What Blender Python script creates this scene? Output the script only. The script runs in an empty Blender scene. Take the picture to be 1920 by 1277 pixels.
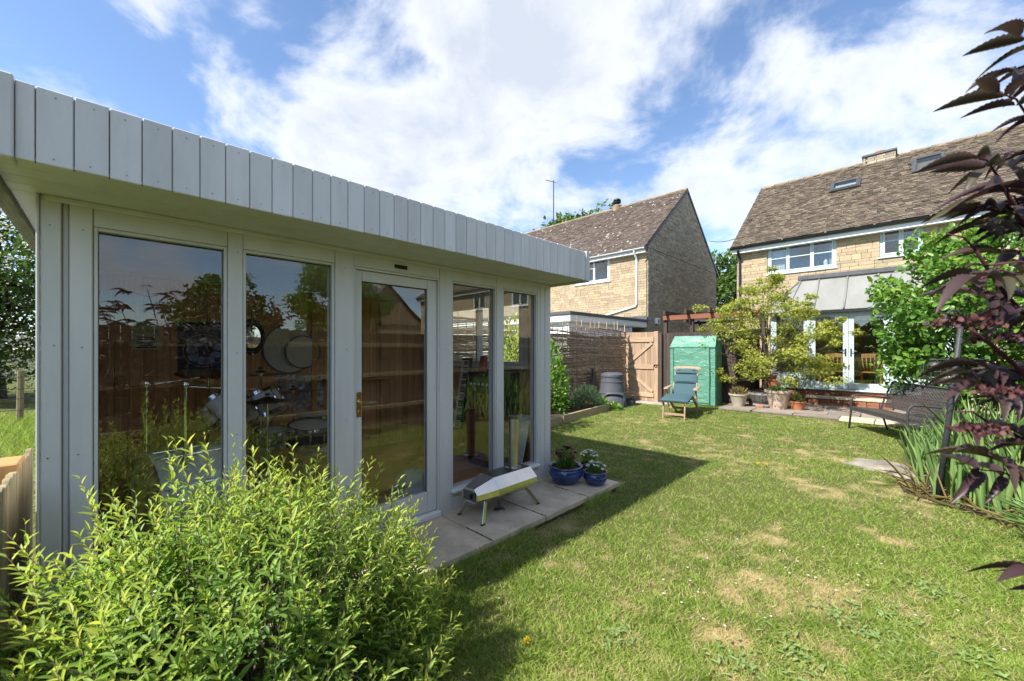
import bpy, bmesh, math, random
import numpy as np
from mathutils import Matrix, Vector
R_ = math.radians
random.seed(7); rng = np.random.default_rng(7)
S = bpy.context.scene
COL = S.collection

# ------------------------------------------------------------------ camera
F, HZ, CZ = 750.0, 655.0, 1.48                    # focal length in photo pixels, horizon row, eye height
TH = math.atan2(740, 750)
RX, RY = math.cos(TH), math.sin(TH)               # camera right on the ground plane
FX, FY = -math.sin(TH), math.cos(TH)              # camera forward on the ground plane
cam = bpy.data.cameras.new('camera'); camo = bpy.data.objects.new('camera', cam); COL.objects.link(camo)
camo.location = (0, 0, CZ); camo.rotation_euler = (R_(90), 0, TH)
cam.sensor_width = 36; cam.lens = 36 * F / 1920; cam.shift_y = (HZ - 638.5) / 1920
cam.clip_start = 0.02; cam.clip_end = 2000
cam.dof.use_dof = True; cam.dof.focus_distance = 4.5; cam.dof.aperture_fstop = 4.5
S.camera = camo

def ray(px, py):
    a = (px - 960) / F; b = (HZ - py) / F
    return (FX + a * RX, FY + a * RY, b)
def onX(px, py, c): d = ray(px, py); k = c / d[0]; return Vector((c, d[1] * k, CZ + d[2] * k))
def onY(px, py, c): d = ray(px, py); k = c / d[1]; return Vector((d[0] * k, c, CZ + d[2] * k))
def onZ(px, py, c=0.): d = ray(px, py); k = (c - CZ) / d[2]; return Vector((d[0] * k, d[1] * k, c))
def atK(px, py, k): d = ray(px, py); return Vector((d[0] * k, d[1] * k, CZ + d[2] * k))

# ------------------------------------------------------------------ sky, sun, exposure
SUN_EL = R_(48.6); SUN_TO = Vector((.219, .974, 0)).normalized()      # where the light travels to, on the ground
CLX, CLY = 0.4, 8.8
W = bpy.data.worlds.new('World'); S.world = W; W.use_nodes = True
nt = W.node_tree; nt.nodes.clear()
def N_(tree, t, **k):
    n = tree.nodes.new(t)
    for a, v in k.items(): setattr(n, a, v)
    return n
def mth(tree, op, a, b=None, c=None, clamp=False):
    n = tree.nodes.new('ShaderNodeMath'); n.operation = op; n.use_clamp = clamp
    for i, v in enumerate((a, b, c)):
        if v is None: continue
        if isinstance(v, (int, float)): n.inputs[i].default_value = v
        else: tree.links.new(v, n.inputs[i])
    return n.outputs[0]
sky = N_(nt, 'ShaderNodeTexSky', sky_type='NISHITA', sun_disc=False)
sky.sun_elevation = SUN_EL; sky.sun_rotation = math.atan2(-SUN_TO.x, -SUN_TO.y)
sky.air_density = 1.0; sky.dust_density = .1; sky.ozone_density = 2.6; sky.altitude = 800
tc = N_(nt, 'ShaderNodeTexCoord')
# clouds on a flat layer overhead: direction / height gives the layer's perspective
sep = N_(nt, 'ShaderNodeSeparateXYZ'); nt.links.new(tc.outputs['Generated'], sep.inputs[0])
inv = mth(nt, 'DIVIDE', 1., mth(nt, 'ADD', mth(nt, 'MAXIMUM', sep.outputs[2], 0.), .42))
lay = N_(nt, 'ShaderNodeVectorMath', operation='SCALE'); nt.links.new(tc.outputs['Generated'], lay.inputs[0]); nt.links.new(inv, lay.inputs['Scale'])
mp = N_(nt, 'ShaderNodeMapping'); mp.inputs['Location'].default_value = (CLX, CLY, .4); mp.inputs['Scale'].default_value = (1, 1, .35); mp.inputs['Rotation'].default_value = (0, 0, R_(-20))
nt.links.new(lay.outputs[0], mp.inputs['Vector'])
def noise(tree, vec, sc, det=6, rough=.55, dist=0.):
    n = tree.nodes.new('ShaderNodeTexNoise'); n.inputs['Scale'].default_value = sc; n.inputs['Detail'].default_value = det
    n.inputs['Roughness'].default_value = rough; n.inputs['Distortion'].default_value = dist
    if vec is not None: tree.links.new(vec, n.inputs['Vector'])
    return n.outputs['Fac']
nA = noise(nt, mp.outputs[0], 3.3, 8, .58, .25)
nB = noise(nt, mp.outputs[0], 8.5, 5, .6, .1)
dens = mth(nt, 'ADD', mth(nt, 'MULTIPLY', mth(nt, 'SUBTRACT', nA, .5), 1.45), .5)
# cloud banks and gaps as the photo's sky shows them: centre (photo pixel), tightness, amount
for px, py, kk, am in ((520, 60, 26, .10), (760, 60, 26, .10), (900, 190, 40, .10), (700, 310, 40, .13), (900, 390, 60, .10), (1100, 200, 60, .05), (1480, 190, 16, .13), (1400, 310, 40, .08), (1700, 200, 30, .08), (1080, 20, 30, .08),
                       (130, 150, 10, -.20), (1230, 100, 60, -.14), (1120, 300, 60, -.12), (1340, 440, 60, -.10), (1600, -60, 40, -.12), (500, 240, 150, -.09), (1910, 60, 50, -.12)):
    d = Vector(ray(px, py)).normalized()
    vm = N_(nt, 'ShaderNodeVectorMath', operation='DOT_PRODUCT'); nt.links.new(tc.outputs['Generated'], vm.inputs[0]); vm.inputs[1].default_value = d
    e = mth(nt, 'EXPONENT', mth(nt, 'MULTIPLY', mth(nt, 'SUBTRACT', vm.outputs['Value'], 1.0), float(kk)))
    dens = mth(nt, 'ADD', dens, mth(nt, 'MULTIPLY', e, am))
cr = N_(nt, 'ShaderNodeMapRange', interpolation_type='SMOOTHSTEP'); nt.links.new(dens, cr.inputs['Value'])
cr.inputs['From Min'].default_value = .40; cr.inputs['From Max'].default_value = .70
thick = N_(nt, 'ShaderNodeMapRange'); nt.links.new(mth(nt, 'ADD', dens, mth(nt, 'MULTIPLY', nB, .28)), thick.inputs['Value'])
thick.inputs['From Min'].default_value = .66; thick.inputs['From Max'].default_value = 1.02
cmix = N_(nt, 'ShaderNodeMix', data_type='RGBA'); nt.links.new(thick.outputs[0], cmix.inputs['Factor'])
cmix.inputs['A'].default_value = (.95, .965, 1.0, 1); cmix.inputs['B'].default_value = (.60, .65, .74, 1)
bgS = N_(nt, 'ShaderNodeBackground'); bgS.inputs['Strength'].default_value = .092
nt.links.new(sky.outputs[0], bgS.inputs['Color'])
bgC = N_(nt, 'ShaderNodeBackground'); bgC.inputs['Strength'].default_value = .455
nt.links.new(cmix.outputs['Result'], bgC.inputs['Color'])
mx = N_(nt, 'ShaderNodeMixShader'); wo = N_(nt, 'ShaderNodeOutputWorld')
nt.links.new(mth(nt, 'MULTIPLY', cr.outputs[0], .93), mx.inputs[0]); nt.links.new(bgS.outputs[0], mx.inputs[1]); nt.links.new(bgC.outputs[0], mx.inputs[2])
nt.links.new(mx.outputs[0], wo.inputs[0])
sl = bpy.data.lights.new('sun', 'SUN'); sl.energy = 3.4; sl.angle = R_(1.1); sl.color = (1, .955, .88)
so = bpy.data.objects.new('sun', sl); COL.objects.link(so)
so.rotation_euler = Vector((SUN_TO.x * math.cos(SUN_EL), SUN_TO.y * math.cos(SUN_EL), -math.sin(SUN_EL))).to_track_quat('-Z', 'Y').to_euler()
S.view_settings.view_transform = 'Standard'; S.view_settings.look = 'None'; S.view_settings.gamma = 1
S.view_settings.use_curve_mapping = False; S.view_settings.exposure = 1.5
S.cycles.max_bounces = 10; S.cycles.transparent_max_bounces = 12; S.cycles.diffuse_bounces = 4; S.cycles.glossy_bounces = 4
S.cycles.caustics_reflective = False; S.cycles.caustics_refractive = False; S.cycles.use_denoising = True
S.cycles.sample_clamp_indirect = 6

# ------------------------------------------------------------------ materials
MATS = {}
def mat(name, col, rough=.7, spec=.3, metal=0., col2=None, nscale=8., stretch=(1, 1, 1), amt=None, bump=0., bscale=40., rnd=0., detail=5, coat=0., sheen=0., thr=(.35, .65), hue=0.):
    """Procedural principled material: two-colour noise, per-piece variation, fine bump."""
    if name in MATS: return MATS[name]
    m = bpy.data.materials.new(name); m.use_nodes = True; t = m.node_tree; b = t.nodes['Principled BSDF']
    b.inputs['Roughness'].default_value = rough; b.inputs['Metallic'].default_value = metal; b.inputs['Specular IOR Level'].default_value = spec
    b.inputs['Coat Weight'].default_value = coat
    if col2 is None: col2 = tuple(c * .72 for c in col)
    tcn = N_(t, 'ShaderNodeTexCoord'); mpn = N_(t, 'ShaderNodeMapping'); mpn.inputs['Scale'].default_value = stretch
    oi = N_(t, 'ShaderNodeObjectInfo'); at = N_(t, 'ShaderNodeAttribute', attribute_name='rnd')
    rv = mth(t, 'FRACT', mth(t, 'ADD', oi.outputs['Random'], at.outputs['Fac']))
    off = N_(t, 'ShaderNodeCombineXYZ')
    for i in range(3): t.links.new(mth(t, 'MULTIPLY', rv, 7.3 + 3 * i), off.inputs[i])
    va = N_(t, 'ShaderNodeVectorMath', operation='ADD'); t.links.new(tcn.outputs['Object'], va.inputs[0]); t.links.new(off.outputs[0], va.inputs[1])
    t.links.new(va.outputs[0], mpn.inputs['Vector'])
    nf = noise(t, mpn.outputs[0], nscale, detail, .6)
    mr = N_(t, 'ShaderNodeMapRange'); t.links.new(nf, mr.inputs['Value']); mr.inputs['From Min'].default_value = thr[0]; mr.inputs['From Max'].default_value = thr[1]
    mi = N_(t, 'ShaderNodeMix', data_type='RGBA'); t.links.new(mr.outputs[0], mi.inputs['Factor'])
    mi.inputs['A'].default_value = (*col, 1); mi.inputs['B'].default_value = (*col2, 1)
    hs = N_(t, 'ShaderNodeHueSaturation'); t.links.new(mi.outputs['Result'], hs.inputs['Color'])
    t.links.new(mth(t, 'ADD', mth(t, 'MULTIPLY', rv, 2 * rnd), 1 - rnd), hs.inputs['Value'])
    rv2 = mth(t, 'FRACT', mth(t, 'MULTIPLY', rv, 17.31))
    t.links.new(mth(t, 'ADD', mth(t, 'MULTIPLY', rv2, 2 * hue), .5 - hue), hs.inputs['Hue'])
    t.links.new(hs.outputs[0], b.inputs['Base Color'])
    if bump:
        bn = N_(t, 'ShaderNodeBump'); bn.inputs['Strength'].default_value = bump; bn.inputs['Distance'].default_value = .01
        t.links.new(noise(t, mpn.outputs[0], bscale, 4, .6), bn.inputs['Height']); t.links.new(bn.outputs[0], b.inputs['Normal'])
        t.links.new(mth(t, 'ADD', mth(t, 'MULTIPLY', nf, .25), rough - .12, clamp=True), b.inputs['Roughness'])
    MATS[name] = m; return m

def leafmat(name, cols, rough=.45, spec=.35, trans=.35, tcol=None, vein=False):
    """Leaf: colour ramp over the per-leaf value, diffuse/gloss plus translucency."""
    m = bpy.data.materials.new(name); m.use_nodes = True; t = m.node_tree; b = t.nodes['Principled BSDF']
    at = N_(t, 'ShaderNodeAttribute', attribute_name='rnd')
    rp = N_(t, 'ShaderNodeValToRGB'); e = rp.color_ramp.elements
    while len(e) < len(cols): e.new(.5)
    for i, c in enumerate(cols): e[i].position = i / (len(cols) - 1); e[i].color = (*c, 1)
    t.links.new(at.outputs['Fac'], rp.inputs[0])
    b.inputs['Roughness'].default_value = rough; b.inputs['Specular IOR Level'].default_value = spec
    tr = N_(t, 'ShaderNodeBsdfTranslucent'); ms = N_(t, 'ShaderNodeMixShader'); ms.inputs[0].default_value = trans
    t.links.new(rp.outputs[0], b.inputs['Base Color'])
    hs = N_(t, 'ShaderNodeHueSaturation'); hs.inputs['Value'].default_value = 1.5; hs.inputs['Saturation'].default_value = 1.1; hs.inputs['Hue'].default_value = .49
    t.links.new(rp.outputs[0], hs.inputs['Color']); t.links.new(hs.outputs[0], tr.inputs[0])
    o = t.nodes['Material Output']; t.links.new(b.outputs[0], ms.inputs[1]); t.links.new(tr.outputs[0], ms.inputs[2]); t.links.new(ms.outputs[0], o.inputs[0])
    MATS[name] = m; return m

def glassmat(name, f0, tint=(.9, .93, .92), wavy=.0, rough=0.):
    """Window glass: clear pane, Schlick reflection, slightly wavy surface."""
    m = bpy.data.materials.new(name); m.use_nodes = True; t = m.node_tree; t.nodes.clear()
    g = N_(t, 'ShaderNodeNewGeometry'); dp = N_(t, 'ShaderNodeVectorMath', operation='DOT_PRODUCT')
    t.links.new(g.outputs['Normal'], dp.inputs[0]); t.links.new(g.outputs['Incoming'], dp.inputs[1])
    c = mth(t, 'SUBTRACT', 1., mth(t, 'ABSOLUTE', dp.outputs['Value']), clamp=True)
    fr = mth(t, 'ADD', mth(t, 'MULTIPLY', mth(t, 'POWER', c, 5.), 1 - f0), f0)
    tr = N_(t, 'ShaderNodeBsdfTransparent'); tr.inputs[0].default_value = (*tint, 1)
    gl = N_(t, 'ShaderNodeBsdfGlossy'); gl.inputs['Roughness'].default_value = rough
    if wavy:
        tcn = N_(t, 'ShaderNodeTexCoord'); bn = N_(t, 'ShaderNodeBump'); bn.inputs['Strength'].default_value = wavy; bn.inputs['Distance'].default_value = .01
        t.links.new(noise(t, tcn.outputs['Object'], 3.2, 2, .4), bn.inputs['Height']); t.links.new(bn.outputs[0], gl.inputs['Normal'])
    ms = N_(t, 'ShaderNodeMixShader'); o = N_(t, 'ShaderNodeOutputMaterial')
    t.links.new(fr, ms.inputs[0]); t.links.new(tr.outputs[0], ms.inputs[1]); t.links.new(gl.outputs[0], ms.inputs[2]); t.links.new(ms.outputs[0], o.inputs[0])
    MATS[name] = m; return m

# ------------------------------------------------------------------ builders
def tag(o, label=None, cat=None, group=None, kind=None):
    if label: o['label'] = label
    if cat: o['category'] = cat
    if group: o['group'] = group
    if kind: o['kind'] = kind
    return o
XF = {}
def thing(name, label, cat, loc=(0, 0, 0), rz=0., group=None):
    o = bpy.data.objects.new(name, None); COL.objects.link(o); o.location = loc; o.rotation_euler = (0, 0, rz); o.empty_display_size = .1
    XF[o] = Matrix.Translation(loc) @ Matrix.Rotation(rz, 4, 'Z')
    return tag(o, label, cat, group)
def link(name, me, m, parent=None, world=True, M=None):
    o = bpy.data.objects.new(name, me); COL.objects.link(o)
    if m is not None and len(me.materials) == 0: me.materials.append(MATS[m] if isinstance(m, str) else m)
    if M is not None: o.matrix_basis = M
    if parent is not None:
        o.parent = parent
        if world and parent in XF: o.matrix_parent_inverse = XF[parent].inverted()
        XF[o] = (XF.get(parent, Matrix()) @ (o.matrix_parent_inverse) @ (M if M is not None else Matrix()))
    else: XF[o] = M if M is not None else Matrix()
    return o
def smooth(me, on=True):
    me.polygons.foreach_set('use_smooth', [on] * len(me.polygons)); me.update()

class MB:
    """Collects boxes, tubes, lathes and prisms; build() links them as one mesh object."""
    def __init__(s): s.v = []; s.f = []; s.r = []; s.cur = 0.
    def add(s, vs, fs):
        o = len(s.v); s.v += [tuple(p) for p in vs]; s.f += [tuple(i + o for i in f) for f in fs]; s.r += [s.cur] * len(vs); return s
    def box(s, a, b, M=None):
        x0, y0, z0 = a; x1, y1, z1 = b
        vs = [Vector(p) for p in ((x0, y0, z0), (x1, y0, z0), (x1, y1, z0), (x0, y1, z0), (x0, y0, z1), (x1, y0, z1), (x1, y1, z1), (x0, y1, z1))]
        if M is not None: vs = [M @ v for v in vs]
        return s.add(vs, [(0, 3, 2, 1), (4, 5, 6, 7), (0, 1, 5, 4), (1, 2, 6, 5), (2, 3, 7, 6), (3, 0, 4, 7)])
    def beam(s, p, q, w, h, up=(0, 0, 1)):
        """Rectangular bar from p to q, w across and h along up."""
        p = Vector(p); q = Vector(q); d = (q - p); L = d.length; d.normalize(); u = Vector(up); sx = d.cross(u)
        if sx.length < 1e-4: sx = d.cross(Vector((1, 0, 0)))
        sx.normalize(); u = sx.cross(d)
        M = Matrix((( *sx, 0), (*d, 0), (*u, 0), (0, 0, 0, 1))).transposed(); M.translation = p
        return s.box((-w / 2, 0, -h / 2), (w / 2, L, h / 2), M)
    def tube(s, pts, rad, n=8, cap=True):
        pts = [Vector(p) for p in pts]; m = len(pts)
        if isinstance(rad, (int, float)): rad = [rad] * m
        vs = []; ref = None
        for i, p in enumerate(pts):
            d = (pts[min(i + 1, m - 1)] - pts[max(i - 1, 0)]).normalized()
            if ref is None: ref = d.orthogonal().normalized()
            else:
                ref = (ref - d * ref.dot(d))
                ref = ref.normalized() if ref.length > 1e-5 else d.orthogonal().normalized()
            bi = d.cross(ref)
            for k in range(n):
                a = 2 * math.pi * k / n; vs.append(p + (ref * math.cos(a) + bi * math.sin(a)) * rad[i])
        fs = [(i * n + k, i * n + (k + 1) % n, (i + 1) * n + (k + 1) % n, (i + 1) * n + k) for i in range(m - 1) for k in range(n)]
        if cap: fs += [tuple(range(n - 1, -1, -1)), tuple(range((m - 1) * n, m * n))]
        return s.add(vs, fs)
    def lathe(s, prof, c=(0, 0, 0), n=32, M=None, cap=False):
        c = Vector(c); vs = []
        for r, z in prof:
            for k in range(n):
                a = 2 * math.pi * k / n; v = Vector((r * math.cos(a), r * math.sin(a), z)); vs.append((M @ v if M is not None else v) + c)
        fs = [(i * n + k, i * n + (k + 1) % n, (i + 1) * n + (k + 1) % n, (i + 1) * n + k) for i in range(len(prof) - 1) for k in range(n)]
        if cap: fs += [tuple(range(n - 1, -1, -1)), tuple(range((len(prof) - 1) * n, len(prof) * n))]
        return s.add(vs, fs)
    def loft(s, rings, cap=True):
        n = len(rings[0]); vs = [p for r in rings for p in r]
        fs = [(i * n + k, i * n + (k + 1) % n, (i + 1) * n + (k + 1) % n, (i + 1) * n + k) for i in range(len(rings) - 1) for k in range(n)]
        if cap: fs += [tuple(range(n - 1, -1, -1)), tuple(range((len(rings) - 1) * n, len(rings) * n))]
        return s.add(vs, fs)
    def slab(s, poly, t):
        """Polygon (3D points) extruded by vector t."""
        t = Vector(t); n = len(poly); a = [Vector(p) for p in poly]; b = [p + t for p in a]
        return s.add(a + b, [tuple(range(n - 1, -1, -1)), tuple(range(n, 2 * n))] + [(k, (k + 1) % n, n + (k + 1) % n, n + k) for k in range(n)])
    def mesh(s, name, bev=0., sm=False, seg=1):
        me = bpy.data.meshes.new(name); me.from_pydata(s.v, [], s.f)
        if any(s.r):
            me.attributes.new('rnd', 'FLOAT', 'POINT').data.foreach_set('value', s.r)
        bm = bmesh.new(); bm.from_mesh(me); bmesh.ops.recalc_face_normals(bm, faces=bm.faces)
        if bev: bmesh.ops.bevel(bm, geom=[e for e in bm.edges if e.is_manifold and e.calc_face_angle(0) > .5], offset=bev, segments=seg, affect='EDGES', clamp_overlap=True)
        bm.to_mesh(me); bm.free()
        if sm:
            smooth(me)
            if sm != True:
                me.set_sharp_from_angle(angle=sm)
        return me
    def build(s, name, m, parent=None, bev=0., sm=False, world=True, seg=1, M=None):
        return link(name, s.mesh(name, bev, sm, seg), m, parent, world, M)
def box(name, m, parent, a, b, bev=0., world=True): return MB().box(a, b).build(name, m, parent, bev, world=world)
SH = R_(35)

UC = []; UCP = []
for _i in range(5):
    _r = random.Random(_i); _b = MB(); _b.box((-.5, -.5, -.5), (.5, .5, .5)); j = 0 if _i == 4 else .018
    _b.v = [tuple(c + _r.uniform(-j, j) for c in v) for v in _b.v]; UC.append(_b.mesh('piece', .03 if _i < 4 else 0)); UCP.append(([Vector(v) for v in _b.v], list(_b.f)))
UCM = {}
def piece(name, m, parent, c, size, rot=None, var=None):
    """One small block of a wall, roof or floor; alike blocks share mesh data."""
    k = random.randrange(4) if var is None else var
    if (k, m) not in UCM:
        me = UC[k].copy(); me.materials.append(MATS[m]); UCM[(k, m)] = me
    M = Matrix.Translation(c) @ (rot or Matrix()) @ Matrix.Diagonal((*size, 1))
    return link(name, UCM[(k, m)], None, parent, True, M)
def pieces(name, m, parent, items, n_own, rest_name):
    """items: (centre, size, rot); the first n_own are objects, the rest one joined part."""
    for c, sz, rt in items[:n_own]: piece(name, m, parent, c, sz, rt)
    if len(items) > n_own:
        b = MB(); me0 = [u[0] for u in UCP]; fs0 = [u[1] for u in UCP]
        for c, sz, rt in items[n_own:]:
            k = random.randrange(4); M = Matrix.Translation(c) @ (rt or Matrix()) @ Matrix.Diagonal((*sz, 1)); b.cur = random.uniform(.01, 1)
            b.add([M @ v for v in me0[k]], fs0[k])
        me = bpy.data.meshes.new(rest_name); me.from_pydata(b.v, [], b.f); me.attributes.new('rnd', 'FLOAT', 'POINT').data.foreach_set('value', b.r)
        tag(link(rest_name, me, m, parent), kind='stuff')

# vectorised leaves and blades
TPL = {}
def tpl(name, rows, droop=.0, fold=.12):
    """Leaf template from (u, half width) rows; first and last row are points."""
    vs = [(rows[0][0], 0, 0)]; fs = []
    for u, w in rows[1:-1]:
        z = -droop * u * u
        vs += [(u, -w, z + fold * w), (u, 0, z), (u, w, z + fold * w)]
    vs.append((rows[-1][0], 0, -droop * rows[-1][0] ** 2)); n = len(rows) - 2
    fs += [(0, 2, 1), (0, 3, 2)]
    for i in range(n - 1):
        a = 1 + 3 * i; fs += [(a, a + 1, a + 4), (a, a + 4, a + 3), (a + 1, a + 2, a + 5), (a + 1, a + 5, a + 4)]
    a = 1 + 3 * (n - 1); e = len(vs) - 1; fs += [(a, a + 1, e), (a + 1, a + 2, e)]
    TPL[name] = (np.array(vs, float), np.array(fs, int))
tpl('lance', [(0, 0), (.3, .42), (.62, .40), (1, 0)], .12, .25)
tpl('ovate', [(0, 0), (.3, .5), (.65, .42), (1, 0)], .18, .2)
tpl('quad', [(0, 0), (.5, .5), (1, 0)], .15, .2)
tpl('blade', [(0, 0), (.02, .5), (.35, .5), (.6, .44), (.82, .28), (1, 0)], .10, .1)
_r = [(0, 0)]
for i in range(1, 22):
    u = i / 22; w = .5 * math.sin(math.pi * min(1, u ** .8)) ** .8 * (1 - .25 * u); _r.append((u, w * (1.0 if i % 2 else .86)))
_r.append((1, 0)); tpl('serrate', _r, .35, .35)
def palm():
    vs = [(0, 0, 0)]; fs = []
    for k, a in enumerate((-105, -55, -18, 18, 55, 105)): pass
    lob = [(-100, .55), (-52, .85), (0, 1), (52, .85), (100, .55)]; ring = []
    for i, (a, l) in enumerate(lob):
        for da, rr in ((-20, .42), (0, 1), (20, .42)):
            t = R_(a + da); q = l * rr; ring.append((.32 + q * .68 * math.cos(t), q * .62 * math.sin(t), -.10 * q))
    vs += ring; vs[0] = (.0, 0, 0); vs.append((.32, 0, 0)); c = len(vs) - 1
    for i in range(len(ring) - 1): fs.append((c, 1 + i, 2 + i))
    fs.append((0, 1, c)); fs.append((0, c, len(ring)))
    TPL['palm'] = (np.array(vs, float), np.array(fs, int))
palm()
def nrm(a): return a / np.maximum(np.linalg.norm(a, axis=1, keepdims=True), 1e-9)
def leafmesh(name, P, D, Nn, L, Wd, rnd, shape='ovate', curl=None):
    T, Fc = TPL[shape]; n = len(P); m = len(T)
    D = nrm(D); Sd = nrm(np.cross(D, Nn)); Nn = np.cross(Sd, D)
    w = T[:, 2][None, :]
    if curl is not None: w = w + curl[:, None] * (T[:, 0][None, :] ** 2)
    V = P[:, None, :] + D[:, None, :] * (T[:, 0][None, :, None] * L[:, None, None]) + Sd[:, None, :] * (T[:, 1][None, :, None] * Wd[:, None, None]) + Nn[:, None, :] * (w[:, :, None] * L[:, None, None])
    V = V.reshape(-1, 3); Fa = (Fc[None] + (np.arange(n) * m)[:, None, None]).reshape(-1, 3)
    return rawmesh(name, V, Fa, np.repeat(rnd, m))
def rawmesh(name, V, Fa, rnd=None):
    me = bpy.data.meshes.new(name); k = Fa.shape[1]
    me.vertices.add(len(V)); me.vertices.foreach_set('co', V.astype(np.float32).ravel())
    me.loops.add(Fa.size); me.loops.foreach_set('vertex_index', Fa.astype(np.int32).ravel())
    me.polygons.add(len(Fa)); me.polygons.foreach_set('loop_start', np.arange(len(Fa), dtype=np.int32) * k)
    if rnd is not None: me.attributes.new('rnd', 'FLOAT', 'POINT').data.foreach_set('value', np.asarray(rnd, np.float32))
    me.update(calc_edges=True); return me
def rdir(n, up=0.):
    v = rng.normal(size=(n, 3)); v[:, 2] += up; return nrm(v)
def fbm(x, y, seed=0, sc=1., octs=4):
    r = np.random.default_rng(seed); g = r.random((64, 64)); out = np.zeros_like(x, float); am = .5; tot = 0
    for o in range(octs):
        u = x * sc + 13.7 * o + 100; v = y * sc + 7.1 * o + 100; i = np.floor(u).astype(int); j = np.floor(v).astype(int); fu = u - i; fv = v - j
        fu = fu * fu * (3 - 2 * fu); fv = fv * fv * (3 - 2 * fv)
        G = lambda a, b: g[a % 64, b % 64]
        out += am * ((G(i, j) * (1 - fu) + G(i + 1, j) * fu) * (1 - fv) + (G(i, j + 1) * (1 - fu) + G(i + 1, j + 1) * fu) * fv); tot += am; am *= .5; sc *= 2.1
    return out / tot
def textmesh(txt, size, M, m, name, parent, sx=1., ext=.0006):
    c = bpy.data.curves.new('t', 'FONT'); c.body = txt; c.size = size; c.align_x = 'CENTER'; c.extrude = ext; c.resolution_u = 2
    o = bpy.data.objects.new('t', c); COL.objects.link(o); dg = bpy.context.evaluated_depsgraph_get()
    me = bpy.data.meshes.new_from_object(o.evaluated_get(dg)); bpy.data.objects.remove(o); me.transform(Matrix.Diagonal((sx, 1, 1, 1))); me.transform(M)
    me.materials.clear(); return link(name, me, m, parent)

# ------------------------------------------------------------------ colours of the place
mat('paint_grey', (.61, .605, .60), .45, .4, col2=(.50, .50, .485), nscale=6, stretch=(1, 1, .16), thr=(.42, .85), bump=.12, bscale=60, rnd=.03)
mat('paint_fascia', (.61, .61, .63), .5, .35, col2=(.49, .495, .50), nscale=9, stretch=(1, 1, .22), bump=.16, bscale=70, rnd=.07, thr=(.42, .85), detail=8)
mat('paint_shadow', (.10, .10, .09), .8)
mat('paint_white', (.74, .75, .73), .4, .4, col2=(.66, .67, .64), rnd=.02)
mat('paint_blue', (.50, .60, .61), .4, .4, col2=(.46, .555, .565), rnd=.02)
mat('upvc_white', (.80, .81, .80), .3, .45, col2=(.74, .75, .74))
mat('old_wood', (.20, .19, .12), .85, .2, col2=(.11, .12, .07), nscale=6, stretch=(1, 8, 8), bump=.3)
mat('pine_panel', (.66, .36, .16), .5, .3, col2=(.52, .26, .105), nscale=5, stretch=(6, 6, .5), rnd=.18, bump=.08)
mat('pine', (.55, .30, .11), .5, .3, col2=(.45, .22, .08), nscale=6, stretch=(3, 3, .6))
mat('new_timber', (.47, .27, .11), .7, .2, col2=(.36, .20, .08), nscale=5, stretch=(6, 1, 1), bump=.15)
mat('pale_wood', (.33, .27, .16), .85, .15, col2=(.20, .18, .10), nscale=7, stretch=(5, 5, .5), rnd=.16, bump=.3)
mat('gate_wood', (.40, .28, .185), .8, .2, col2=(.29, .20, .135), nscale=6, stretch=(6, 6, .6), rnd=.14, bump=.25)
mat('gate_rail', (.47, .34, .23), .8, .2, col2=(.36, .25, .16), nscale=6, stretch=(.6, 6, 6), rnd=.08, bump=.25)
mat('dark_board', (.085, .062, .052), .8, .2, col2=(.05, .038, .033), nscale=6, stretch=(6, 6, .6), rnd=.22, bump=.3)
mat('fence_board', (.15, .115, .085), .85, .15, col2=(.09, .072, .055), nscale=6, stretch=(6, 6, .6), rnd=.2, bump=.3)
mat('red_beam', (.27, .10, .055), .7, .25, col2=(.19, .075, .045), nscale=5, stretch=(.6, 6, 6), bump=.2)
mat('sleeper', (.42, .33, .20), .85, .15, col2=(.30, .24, .14), nscale=6, stretch=(6, .6, 6), bump=.3)
mat('willow', (.40, .29, .20), .75, .25, col2=(.23, .155, .105), nscale=9, rnd=.38, hue=.012)
mat('paving', (.63, .52, .39), .85, .2, col2=(.42, .35, .265), nscale=5.5, detail=8, bump=.3, bscale=30, rnd=.07)
mat('mortar_base', (.24, .22, .16), .95, .1, col2=(.13, .14, .08), nscale=9, bump=.5)
mat('flag', (.30, .255, .21), .85, .2, col2=(.21, .175, .15), nscale=4, detail=8, bump=.3, bscale=25, rnd=.2, hue=.02)
mat('joint', (.13, .125, .10), .95, .1, bump=.4)
mat('soil', (.075, .055, .04), .95, .1, col2=(.045, .034, .026), nscale=20, bump=.9, bscale=50)
mat('concrete', (.42, .38, .33), .9, .15, col2=(.33, .30, .26), bump=.2)
mat('stone', (.46, .365, .24), .9, .15, col2=(.36, .28, .18), nscale=5, detail=6, rnd=.17, hue=.012, bump=.6, bscale=25)
mat('stone_grey', (.40, .345, .26), .9, .15, col2=(.27, .235, .185), nscale=4, detail=6, rnd=.2, hue=.012, bump=.6, bscale=25)
mat('mortar', (.36, .31, .235), .95, .1, bump=.3)
mat('brick', (.32, .14, .085), .9, .15, col2=(.22, .10, .065), rnd=.2, bump=.3)
mat('stone_tile', (.165, .130, .095), .9, .15, col2=(.082, .068, .055), nscale=3.5, rnd=.42, hue=.015, bump=.5, bscale=20, thr=(.38, .62))
mat('plain_tile', (.135, .104, .085), .9, .15, col2=(.085, .068, .058), nscale=2.2, rnd=.33, hue=.015, bump=.4, bscale=20)
mat('lichen', (.46, .44, .38), .95, .1)
mat('ridge_tile', (.30, .235, .15), .9, .15, col2=(.17, .135, .09), nscale=9, rnd=.2, bump=.4)
mat('gutter_black', (.022, .024, .026), .4, .4)
mat('grey_flash', (.105, .11, .12), .6, .3)
mat('lead', (.25, .252, .24), .6, .3, col2=(.20, .20, .185), nscale=2.5, stretch=(1, .4, .4), rnd=.06, bump=.1)
mat('skylight_frame', (.07, .072, .075), .45, .4)
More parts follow.
